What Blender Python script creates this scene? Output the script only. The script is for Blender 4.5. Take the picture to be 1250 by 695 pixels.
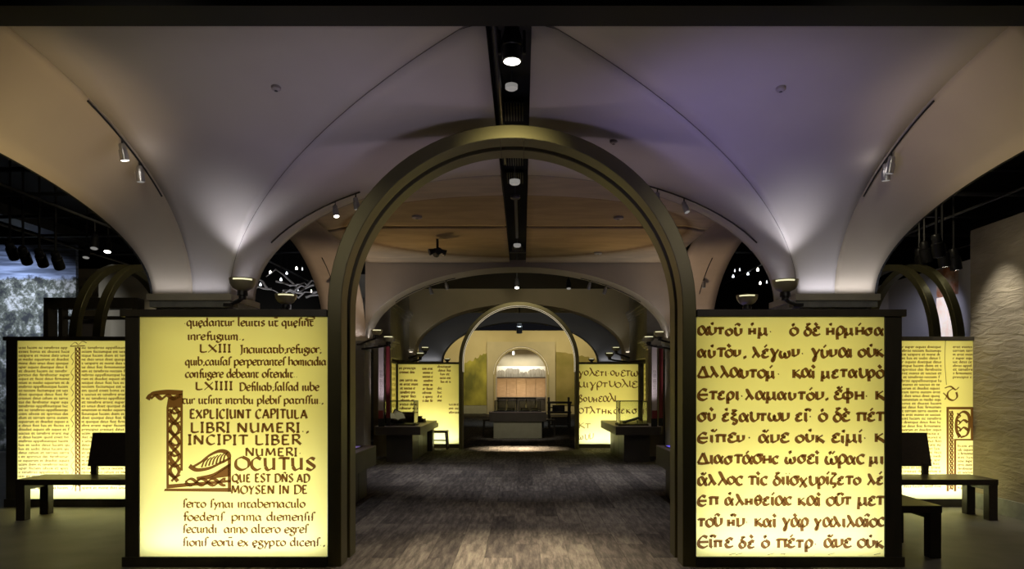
import bpy, bmesh, math, random, unicodedata
from mathutils import Vector, Matrix
random.seed(7)
for o in list(bpy.data.objects): bpy.data.objects.remove(o, do_unlink=True)
S = bpy.context.scene
COL = S.collection
PI = math.pi
# ------------------------------------------------------------------ camera
cd = bpy.data.cameras.new('camera'); cam = bpy.data.objects.new('camera', cd); COL.objects.link(cam)
CX, CZ, F = 0.09, 1.5, 850.0
cam.location = (CX, 0, CZ); cam.rotation_euler = (PI/2, 0, 0)
cd.sensor_width = 36; cd.sensor_fit = 'HORIZONTAL'; cd.lens = F/1250*36
cd.shift_x = -13/1250; cd.shift_y = 126.5/1250; cd.clip_start = .05; cd.clip_end = 200
S.camera = cam
# ------------------------------------------------------------------ world + exposure
w = bpy.data.worlds.new('world'); S.world = w; w.use_nodes = True
w.node_tree.nodes['Background'].inputs[0].default_value = (.8, .8, 1, 1)
w.node_tree.nodes['Background'].inputs[1].default_value = .006
S.view_settings.view_transform = 'Standard'; S.view_settings.look = 'None'
S.view_settings.gamma = 1; S.view_settings.use_curve_mapping = False
S.view_settings.exposure = 0.0

def light(kind, name, loc, power, col=(1,1,1), target=None, size=.1, size_y=None, spot=60, blend=.6, spread=None):
    L = bpy.data.lights.new(name, kind); L.energy = power; L.color = col
    o = bpy.data.objects.new(name, L); COL.objects.link(o); o.location = loc
    if kind == 'AREA':
        L.size = size
        if size_y: L.shape = 'RECTANGLE'; L.size_y = size_y
        if spread: L.spread = math.radians(spread)
    else: L.shadow_soft_size = size
    if kind == 'SPOT': L.spot_size = math.radians(spot); L.spot_blend = blend
    if target is not None:
        d = Vector(target) - Vector(loc); o.rotation_euler = d.to_track_quat('-Z', 'Y').to_euler()
    return o

# lamps of the room, with added fill spots among them: (mirrored where the room is)
VIO = (.62, .48, 1.0); AMB = (1.0, .62, .25); WARM = (1.0, .82, .52); COOL = (.86, .87, 1.0)
for s in (-1, 1):
    # cove strip lying on the capital of every pier, washing the vault foot
    for (yy, pw) in ((6.86, .5 if s < 0 else 1.1), (12.8, .6), (18.55, .7), (24.65, .8)):
        light('AREA', 'cove_strip', (s*3.2, yy-.05, 2.45), pw, (.93,.92,1.0), (s*3.2, yy+.10, 3.3), .74, .03)
    light('AREA', 'cove_strip_side', (s*2.77, 7.2, 2.45), .6, (.95,.93,1.0), (s*2.9, 7.2, 3.3), .03, .55)
    light('AREA', 'cove_strip_side', (s*2.77, 13.1, 2.45), .5, (1,.95,.9), (s*2.9, 13.1, 3.3), .03, .55)
    # outer flank of the vault, warm fill added from inside the nave
    light('SPOT', 'flank_fill', (s*2.75, 4.5, 1.5), 62 if s < 0 else 42, (1,.74,.40) if s < 0 else (1,.79,.55), (s*3.6, 5.1, 3.3), .15, spot=62, blend=1)
    light('SPOT', 'web_fill', (s*1.1, 6.9, 2.0), 10, (.95,.74,.92), (s*1.0, 6.2, 3.8), .12, spot=100, blend=1)  # fill spot added behind the front arch to lift the vault web
    # bay two, warm ceiling wash
    light('SPOT', 'bay_wash', (s*2.3, 12.3, 2.5), 34, (1,.66,.30), (s*.9, 9.6, 3.85), .15, spot=105, blend=1)
    light('SPOT', 'bay_side_wash', (s*2.5, 11.2, 2.2), 34, (1,.75,.5), (s*3.3, 12.2, 3.3), .12, spot=100, blend=1)
light('SPOT', 'violet_wash', (1.2, 4.9, 1.9), 40, (.50,.42,1.0), (1.9, 5.7, 3.8), .2, spot=95, blend=1)
light('SPOT', 'mauve_wash', (-1.2, 4.9, 1.9), 19, (.78,.70,1.0), (-1.5, 5.7, 3.8), .2, spot=120, blend=1)
light('SPOT', 'mauve_wash', (0, 3.9, 1.4), 11, (.86,.76,.92), (0, 5.2, 3.8), .3, spot=140, blend=1)
for s in (-1, 1):
    light('SPOT', 'front_fill_spot', (s*1.8, 2.6, 3.7), 60, (1,.9,.70), (s*2.9, 6.2, 1.9), .1, spot=70, blend=1)  # added fill near the camera for frames and capitals, on no track
    light('SPOT', 'cross_wall_fill', (s*1.3, 11.3, 1.9), 12, (1,.88,.72), (s*1.9, 12.9, 3.4), .1, spot=90, blend=1)  # added spot to brighten the cross wall, no fixture
    light('SPOT', 'soffit_fill', (s*1.6, 13.1, 1.6), 7, (1,.84,.62), (s*1.9, 13.14, 3.4), .08, spot=90, blend=1)  # added uplight to brighten the arch soffit, no fixture
# slot downlights
light('SPOT', 'slot_spot', (0, 4.78, 3.70), 40, (1,.86,.46), (0, 5.85, 3.34), .04, spot=58, blend=1)
light('SPOT', 'slot_down', (0, 7.6, 3.8), 230, (1,.9,.78), (0, 7.0, 0), .08, spot=80, blend=.9)
light('SPOT', 'slot_down', (0, 9.8, 3.8), 330, (.95,.95,1), (0, 11.5, 0), .05, spot=75, blend=.9)
light('SPOT', 'floor_wash', (-1.3, 12.5, 3.3), 200, (.95,.95,1), (-1.7, 12.2, 0), .05, spot=60, blend=1)
light('SPOT', 'floor_wash', (1.6, 12.5, 3.3), 200, (.95,.95,1), (1.9, 12.2, 0), .05, spot=60, blend=1)
light('SPOT', 'floor_wash', (-1.7, 8.8, 3.5), 60, (.92,.95,1), (-1.75, 8.4, 0), .05, spot=50, blend=1)
light('SPOT', 'floor_wash', (1.8, 8.8, 3.5), 60, (.92,.95,1), (1.8, 8.6, 0), .05, spot=50, blend=1)
# bay three / four
light('SPOT', 'nave_wash', (0, 14.4, 3.6), 75, (1,.86,.6), (0, 18.5, 3.6), .1, spot=100, blend=1)
light('SPOT', 'nave_wash', (0, 20.2, 3.4), 50, (.95,.9,.85), (0, 24.7, 3.9), .1, spot=110, blend=1)
for x in (-3.5, 0, 3.5):
    light('SPOT', 'back_wall_wash', (x, 35.5, 4.9), 560, (1,.84,.47), (x*1.1, 40, 3.2), .2, spot=100, blend=1)
light('SPOT', 'far_table_light', (0, 18.9, 3.3), 120, (1,.93,.75), (0, 20.7, .4), .05, spot=45, blend=.8)
light('SPOT', 'far_floor_light', (0, 27, 4.4), 300, (.8,.95,1), (0, 30, 0), .3, spot=90, blend=1)
light('AREA', 'niche_light', (0, 41.2, .95), 16, (1,.8,.55), (0, 42.2, 2.0), 2.6, .2)
light('AREA', 'niche_sky_light', (0, 41.9, 3.3), 26, (1,.97,.88), (0, 42.3, 2.5), 2.6, .2)
# left mural, right stone wall
light('SPOT', 'mural_light', (-11.2, 13.6, 4.3), 640, (.72,.8,1), (-12.4, 16.5, 2.9), .06, spot=75, blend=.8)
light('SPOT', 'mural_light', (-10.3, 13.8, 4.2), 220, (.8,.85,1), (-11.2, 16.5, 3.2), .06, spot=60, blend=.8)
light('SPOT', 'stone_light', (5.2, 8.2, 3.5), 95, (1,.93,.78), (5.75, 8.25, 1.9), .04, spot=60, blend=.9)
light('SPOT', 'stone_fill', (4.2, 6.6, 3.2), 40, (1,.88,.66), (5.7, 7.6, 2.2), .1, spot=110, blend=1)
light('SPOT', 'side_floor_light', (4.8, 6.6, 3.5), 44, (1,.93,.8), (4.8, 7.0, 0), .08, spot=80, blend=1)
light('SPOT', 'side_floor_light', (-4.8, 6.6, 3.5), 36, (1,.93,.8), (-4.8, 7.0, 0), .08, spot=80, blend=1)
light('SPOT', 'side_wall_light', (7.4, 13.2, 3.7), 80, (.82,.82,1), (8.6, 14.6, 2.4), .08, spot=80, blend=.9)
light('SPOT', 'side_wall_light', (-8.0, 15.0, 3.8), 200, (1,.92,.8), (-7.9, 17.5, 2.6), .08, spot=80, blend=.9)

# ------------------------------------------------------------------ materials
def mat(name, col=(.5,.5,.5), rough=.6, metal=0, noise=None, bump=0, emit=None, scale=8, spec=None, stretch=(1,1,1), detail=4):
    m = bpy.data.materials.new(name); m.use_nodes = True
    nt = m.node_tree; b = nt.nodes['Principled BSDF']
    b.inputs['Base Color'].default_value = (*col, 1); b.inputs['Roughness'].default_value = rough
    b.inputs['Metallic'].default_value = metal
    if spec is not None: b.inputs['Specular IOR Level'].default_value = spec
    if noise or bump:
        tc = nt.nodes.new('ShaderNodeTexCoord'); mp = nt.nodes.new('ShaderNodeMapping'); nz = nt.nodes.new('ShaderNodeTexNoise')
        mp.inputs['Scale'].default_value = stretch
        nz.inputs['Scale'].default_value = scale; nz.inputs['Detail'].default_value = detail
        nt.links.new(tc.outputs['Object'], mp.inputs[0]); nt.links.new(mp.outputs[0], nz.inputs['Vector'])
        if noise:
            mx = nt.nodes.new('ShaderNodeMix'); mx.data_type = 'RGBA'
            mx.inputs[6].default_value = (*col, 1); mx.inputs[7].default_value = (*noise, 1)
            rp = nt.nodes.new('ShaderNodeMapRange'); rp.inputs[1].default_value = .35; rp.inputs[2].default_value = .65
            nt.links.new(nz.outputs[0], rp.inputs[0]); nt.links.new(rp.outputs[0], mx.inputs[0])
            nt.links.new(mx.outputs[2], b.inputs['Base Color'])
        if bump:
            bp = nt.nodes.new('ShaderNodeBump'); bp.inputs['Strength'].default_value = bump; bp.inputs['Distance'].default_value = .02
            nt.links.new(nz.outputs[0], bp.inputs['Height']); nt.links.new(bp.outputs[0], b.inputs['Normal'])
    if emit:
        b.inputs['Emission Color'].default_value = (*emit[:3], 1); b.inputs['Emission Strength'].default_value = emit[3]
    return m
M = {}
M['plaster'] = mat('vault_plaster', (.52,.48,.46), .8, noise=(.56,.52,.50), scale=1.2)
M['plaster_side'] = mat('vault_flank_plaster', (.50,.43,.34), .8, noise=(.54,.47,.37), scale=1.5)
M['amber_plaster'] = mat('amber_plaster', (.52,.42,.32), .8, noise=(.46,.37,.28), scale=3)
M['grey_plaster'] = mat('grey_plaster', (.42,.37,.32), .85, noise=(.38,.34,.3), scale=2)
M['olive_plaster'] = mat('olive_plaster', (.46,.40,.27), .85, noise=(.42,.37,.25), scale=2)
M['seam'] = mat('seam', (.10,.09,.09), .9)
M['capital'] = mat('capital_stone', (.50,.47,.37), .7, noise=(.45,.42,.33), scale=6)
M['capital2'] = mat('capital_band', (.30,.31,.29), .6, noise=(.22,.23,.22), scale=9)
M['pier'] = mat('pier_stone', (.36,.33,.27), .8, noise=(.3,.28,.23), scale=4)
M['bronze'] = mat('bronze', (.175,.160,.080), .42, .6, noise=(.16,.147,.072), scale=3)
M['bronze_dark'] = mat('bronze_dark', (.10,.08,.04), .45, .7)
M['frame'] = mat('dark_frame', (.055,.048,.034), .5, noise=(.07,.06,.042), scale=12, stretch=(1,1,.2))
M['black'] = mat('black_paint', (.008,.008,.009), .8)
M['black_metal'] = mat('black_metal', (.02,.02,.022), .4, .3)
M['steel'] = mat('brushed_steel', (.45,.45,.47), .35, .9)
M['grey_metal'] = mat('grey_metal', (.12,.12,.125), .5, .6)
M['wood_dark'] = mat('dark_wood', (.022,.016,.012), .42, noise=(.035,.025,.018), scale=10, stretch=(6,.6,6), bump=.05)
M['case_dark'] = mat('case_dark', (.05,.042,.036), .45, noise=(.06,.05,.042), scale=5)
M['case_top'] = mat('case_top', (.22,.17,.17), .35, noise=(.25,.2,.19), scale=6)
M['desk_base'] = mat('desk_base', (.34,.33,.24), .6, noise=(.31,.3,.22), scale=6)
M['led'] = mat('led', (1,1,1), .5, emit=(1,.86,.58,.55))
M['led_white'] = mat('led_white', (1,1,1), .5, emit=(.9,.95,1,2))
M['bulb'] = mat('bulb_glow', (1,1,1), .5, emit=(1,.95,.55,1.0))
M['lens'] = mat('lens_glow', (1,1,1), .5, emit=(1,.95,.8,8))
M['lens_dim'] = mat('lens_dim', (.35,.35,.35), .3, emit=(1,.97,.9,.2))
M['blue_screen'] = mat('blue_screen', (.1,.1,.4), .3, emit=(.16,.12,1,1.0))
M['dim_screen'] = mat('violet_screen', (.1,.1,.2), .3, emit=(.22,.14,.45,.5))
M['brass'] = mat('sconce_brass', (.36,.33,.21), .45, .25)
M['book'] = mat('book_leather', (.05,.03,.02), .6, noise=(.08,.05,.03), scale=30)
M['page'] = mat('page_edge', (.55,.5,.38), .8)
M['banner_white'] = mat('banner_white', (.62,.56,.58), .6)
M['banner_red'] = mat('banner_red', (.25,.03,.04), .6)
M['white_print'] = mat('grey_print', (.3,.27,.28), .7)
M['branch'] = mat('branch_grey', (.36,.34,.33), .7)
M['woodpanel'] = mat('light_wood', (.52,.35,.22), .5, noise=(.40,.26,.15), scale=6, stretch=(.5,1,6))
M['louvre'] = mat('louvre_olive', (.16,.15,.08), .5, .2)
M['detector'] = mat('detector_plastic', (.42,.38,.37), .6)

def glass():
    m = bpy.data.materials.new('case_glass'); m.use_nodes = True; nt = m.node_tree; nt.nodes.clear()
    out = nt.nodes.new('ShaderNodeOutputMaterial'); mx = nt.nodes.new('ShaderNodeMixShader')
    t = nt.nodes.new('ShaderNodeBsdfTransparent'); t.inputs[0].default_value = (.93,.94,.9,1)
    g = nt.nodes.new('ShaderNodeBsdfGlossy'); g.inputs['Roughness'].default_value = .03
    fr = nt.nodes.new('ShaderNodeFresnel'); fr.inputs[0].default_value = 1.45
    nt.links.new(fr.outputs[0], mx.inputs[0]); nt.links.new(t.outputs[0], mx.inputs[1]); nt.links.new(g.outputs[0], mx.inputs[2])
    nt.links.new(mx.outputs[0], out.inputs[0]); return m
M['glass'] = glass()
def ink(name, c):
    m = bpy.data.materials.new(name); m.use_nodes = True; nt = m.node_tree; nt.nodes.clear()
    out = nt.nodes.new('ShaderNodeOutputMaterial'); t = nt.nodes.new('ShaderNodeBsdfTransparent'); t.inputs[0].default_value = (*c,1)
    nt.links.new(t.outputs[0], out.inputs[0]); return m
M['ink'] = ink('translucent_ink', (.17,.085,.06))
M['ink_soft'] = ink('translucent_faded_ink', (.42,.33,.25))
M['ink_show'] = ink('ink_show_through', (.86,.82,.74))
def sheet(name, c1, c2, scale=2.0):
    m = bpy.data.materials.new(name); m.use_nodes = True; nt = m.node_tree; nt.nodes.clear()
    out = nt.nodes.new('ShaderNodeOutputMaterial'); add = nt.nodes.new('ShaderNodeAddShader')
    tr = nt.nodes.new('ShaderNodeBsdfTranslucent'); df = nt.nodes.new('ShaderNodeBsdfDiffuse')
    df.inputs[0].default_value = (.22,.19,.09,1)
    tc = nt.nodes.new('ShaderNodeTexCoord'); nz = nt.nodes.new('ShaderNodeTexNoise'); nz.inputs['Scale'].default_value = scale; nz.inputs['Detail'].default_value = 6
    mx = nt.nodes.new('ShaderNodeMix'); mx.data_type = 'RGBA'; mx.inputs[6].default_value = (*c1,1); mx.inputs[7].default_value = (*c2,1)
    rp = nt.nodes.new('ShaderNodeMapRange'); rp.inputs[1].default_value = .35; rp.inputs[2].default_value = .7
    nt.links.new(tc.outputs['Object'], nz.inputs['Vector']); nt.links.new(nz.outputs[0], rp.inputs[0]); nt.links.new(rp.outputs[0], mx.inputs[0])
    nt.links.new(mx.outputs[2], tr.inputs[0]); nt.links.new(tr.outputs[0], add.inputs[0]); nt.links.new(df.outputs[0], add.inputs[1])
    nt.links.new(add.outputs[0], out.inputs[0]); return m
M['sheet'] = sheet('parchment_film', (.80,.71,.27), (.75,.65,.23))
M['lightbox_white'] = mat('lightbox_white', (.75,.75,.7), .9)

def carpet():
    m = mat('carpet_plank', (.1,.1,.1), .95); nt = m.node_tree; b = nt.nodes['Principled BSDF']
    b.inputs['Specular IOR Level'].default_value = .1
    oi = nt.nodes.new('ShaderNodeObjectInfo'); tc = nt.nodes.new('ShaderNodeTexCoord'); mp = nt.nodes.new('ShaderNodeMapping')
    nt.links.new(tc.outputs['Object'], mp.inputs[0]); mp.inputs['Scale'].default_value = (20, 2.6, 1)
    va = nt.nodes.new('ShaderNodeVectorMath'); va.operation = 'ADD'
    sc = nt.nodes.new('ShaderNodeVectorMath'); sc.operation = 'SCALE'; sc.inputs[3].default_value = 3
    nt.links.new(oi.outputs['Location'], sc.inputs[0]); nt.links.new(mp.outputs[0], va.inputs[0]); nt.links.new(sc.outputs[0], va.inputs[1])
    nz = nt.nodes.new('ShaderNodeTexNoise'); nz.inputs['Scale'].default_value = 1.0; nz.inputs['Detail'].default_value = 8; nz.inputs['Roughness'].default_value = .7
    nt.links.new(va.outputs[0], nz.inputs['Vector'])
    ad = nt.nodes.new('ShaderNodeMath'); ad.operation = 'MULTIPLY_ADD'; ad.inputs[1].default_value = .20; 
    nt.links.new(oi.outputs['Random'], ad.inputs[0]); nt.links.new(nz.outputs[0], ad.inputs[2])
    cr = nt.nodes.new('ShaderNodeValToRGB'); e = cr.color_ramp.elements
    e[0].position = .38; e[0].color = (.030,.026,.026,1); e[1].position = .85; e[1].color = (.19,.165,.14,1)
    x = cr.color_ramp.elements.new(.60); x.color = (.082,.070,.064,1)
    nt.links.new(ad.outputs[0], cr.inputs[0]); nt.links.new(cr.outputs[0], b.inputs['Base Color'])
    bp = nt.nodes.new('ShaderNodeBump'); bp.inputs['Strength'].default_value = .3; bp.inputs['Distance'].default_value = .004
    nt.links.new(nz.outputs[0], bp.inputs['Height']); nt.links.new(bp.outputs[0], b.inputs['Normal'])
    return m
M['carpet'] = carpet()
M['floor'] = mat('floor_base', (.085,.078,.07), .9, noise=(.055,.05,.045), scale=3, stretch=(5,1,1), spec=.15)
M['concrete'] = mat('side_floor', (.17,.155,.13), .55, noise=(.13,.12,.10), scale=2.5)

# ------------------------------------------------------------------ mesh builder
class MB:
    def __init__(s): s.v = []; s.f = []
    def add(s, vs, fs):
        k = len(s.v); s.v += [tuple(v) for v in vs]; s.f += [tuple(i+k for i in f) for f in fs]; return s
    def box(s, x0, x1, y0, y1, z0, z1):
        return s.add([(x0,y0,z0),(x1,y0,z0),(x1,y1,z0),(x0,y1,z0),(x0,y0,z1),(x1,y0,z1),(x1,y1,z1),(x0,y1,z1)],
              [(0,3,2,1),(4,5,6,7),(0,1,5,4),(1,2,6,5),(2,3,7,6),(3,0,4,7)])
    def prism(s, pts, y0, y1):          # polygon in x,z extruded along y
        n = len(pts)
        s.add([(p[0],y0,p[1]) for p in pts]+[(p[0],y1,p[1]) for p in pts],
              [tuple(range(n)), tuple(range(2*n-1,n-1,-1))]+[(i,i+n,(i+1)%n+n,(i+1)%n) for i in range(n)]); return s
    def prism_z(s, pts, z0, z1):
        n = len(pts)
        return s.add([(p[0],p[1],z0) for p in pts]+[(p[0],p[1],z1) for p in pts],
              [tuple(range(n-1,-1,-1)), tuple(range(n,2*n))]+[(i,(i+1)%n,(i+1)%n+n,i+n) for i in range(n)])
    def tube(s, pts, r, n=8, cap=True):
        pts = [Vector(p) for p in pts]; rs = r if isinstance(r, (list,tuple)) else [r]*len(pts)
        k = len(s.v); up = None
        for i, p in enumerate(pts):
            d = (pts[min(i+1,len(pts)-1)] - pts[max(i-1,0)]).normalized()
            if up is None: up = Vector((0,0,1)) if abs(d.z) < .9 else Vector((1,0,0))
            a = d.cross(up).normalized(); b = a.cross(d).normalized(); up = b
            for j in range(n):
                t = 2*PI*j/n; s.v.append(tuple(p + (a*math.cos(t)+b*math.sin(t))*rs[i]))
        for i in range(len(pts)-1):
            for j in range(n):
                s.f.append((k+i*n+j, k+i*n+(j+1)%n, k+(i+1)*n+(j+1)%n, k+(i+1)*n+j))
        if cap:
            s.f.append(tuple(k+j for j in range(n-1,-1,-1))); s.f.append(tuple(k+(len(pts)-1)*n+j for j in range(n)))
        return s
    def lathe(s, prof, c=(0,0,0), n=24):
        k = len(s.v)
        for (r, z) in prof:
            for j in range(n):
                t = 2*PI*j/n; s.v.append((c[0]+r*math.cos(t), c[1]+r*math.sin(t), c[2]+z))
        for i in range(len(prof)-1):
            for j in range(n): s.f.append((k+i*n+j, k+i*n+(j+1)%n, k+(i+1)*n+(j+1)%n, k+(i+1)*n+j))
        return s
    def grid(s, rows):
        n = len(rows[0]); k = len(s.v)
        for r in rows: s.v += [tuple(p) for p in r]
        for i in range(len(rows)-1):
            for j in range(n-1): s.f.append((k+i*n+j, k+i*n+j+1, k+(i+1)*n+j+1, k+(i+1)*n+j))
        return s
    def build(s, name, m, parent=None, smooth=False, bevel=0, solid=0, loc=None):
        me = bpy.data.meshes.new(name); me.from_pydata(s.v, [], s.f); me.validate()
        bm = bmesh.new(); bm.from_mesh(me)
        bmesh.ops.remove_doubles(bm, verts=bm.verts, dist=1e-6)
        bmesh.ops.recalc_face_normals(bm, faces=bm.faces); bm.to_mesh(me); bm.free()
        o = bpy.data.objects.new(name, me); COL.objects.link(o)
        if isinstance(m, str): m = M[m]
        me.materials.append(m)
        if parent: o.parent = parent
        if loc: o.location = loc
        if smooth:
            for p in me.polygons: p.use_smooth = True
            try: me.set_sharp_from_angle(angle=math.radians(38))
            except Exception: pass
        if solid:
            md = o.modifiers.new('solid', 'SOLIDIFY'); md.thickness = abs(solid); md.offset = 1 if solid > 0 else -1
        if bevel:
            md = o.modifiers.new('bevel', 'BEVEL'); md.width = bevel; md.segments = 2; md.limit_method = 'ANGLE'
        return o
def tag(o, label=None, cat=None, group=None, kind=None):
    if label: o['label'] = label
    if cat: o['category'] = cat
    if group: o['group'] = group
    if kind: o['kind'] = kind
    return o
def thing(name, label, cat, loc=(0,0,0), rz=0, group=None):
    o = bpy.data.objects.new(name, None); COL.objects.link(o); o.location = loc; o.rotation_euler = (0,0,rz); o.empty_display_size = .1
    return tag(o, label, cat, group)
def copy_tree(o, parent=None):
    kids = [c for c in bpy.data.objects if c.parent == o]
    c = o.copy(); COL.objects.link(c); c.parent = parent
    for ch in kids: copy_tree(ch, c)
    return c
def at(px, py, D): return Vector(((px-638)*D/F+CX, D, CZ+(474-py)*D/F))

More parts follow.
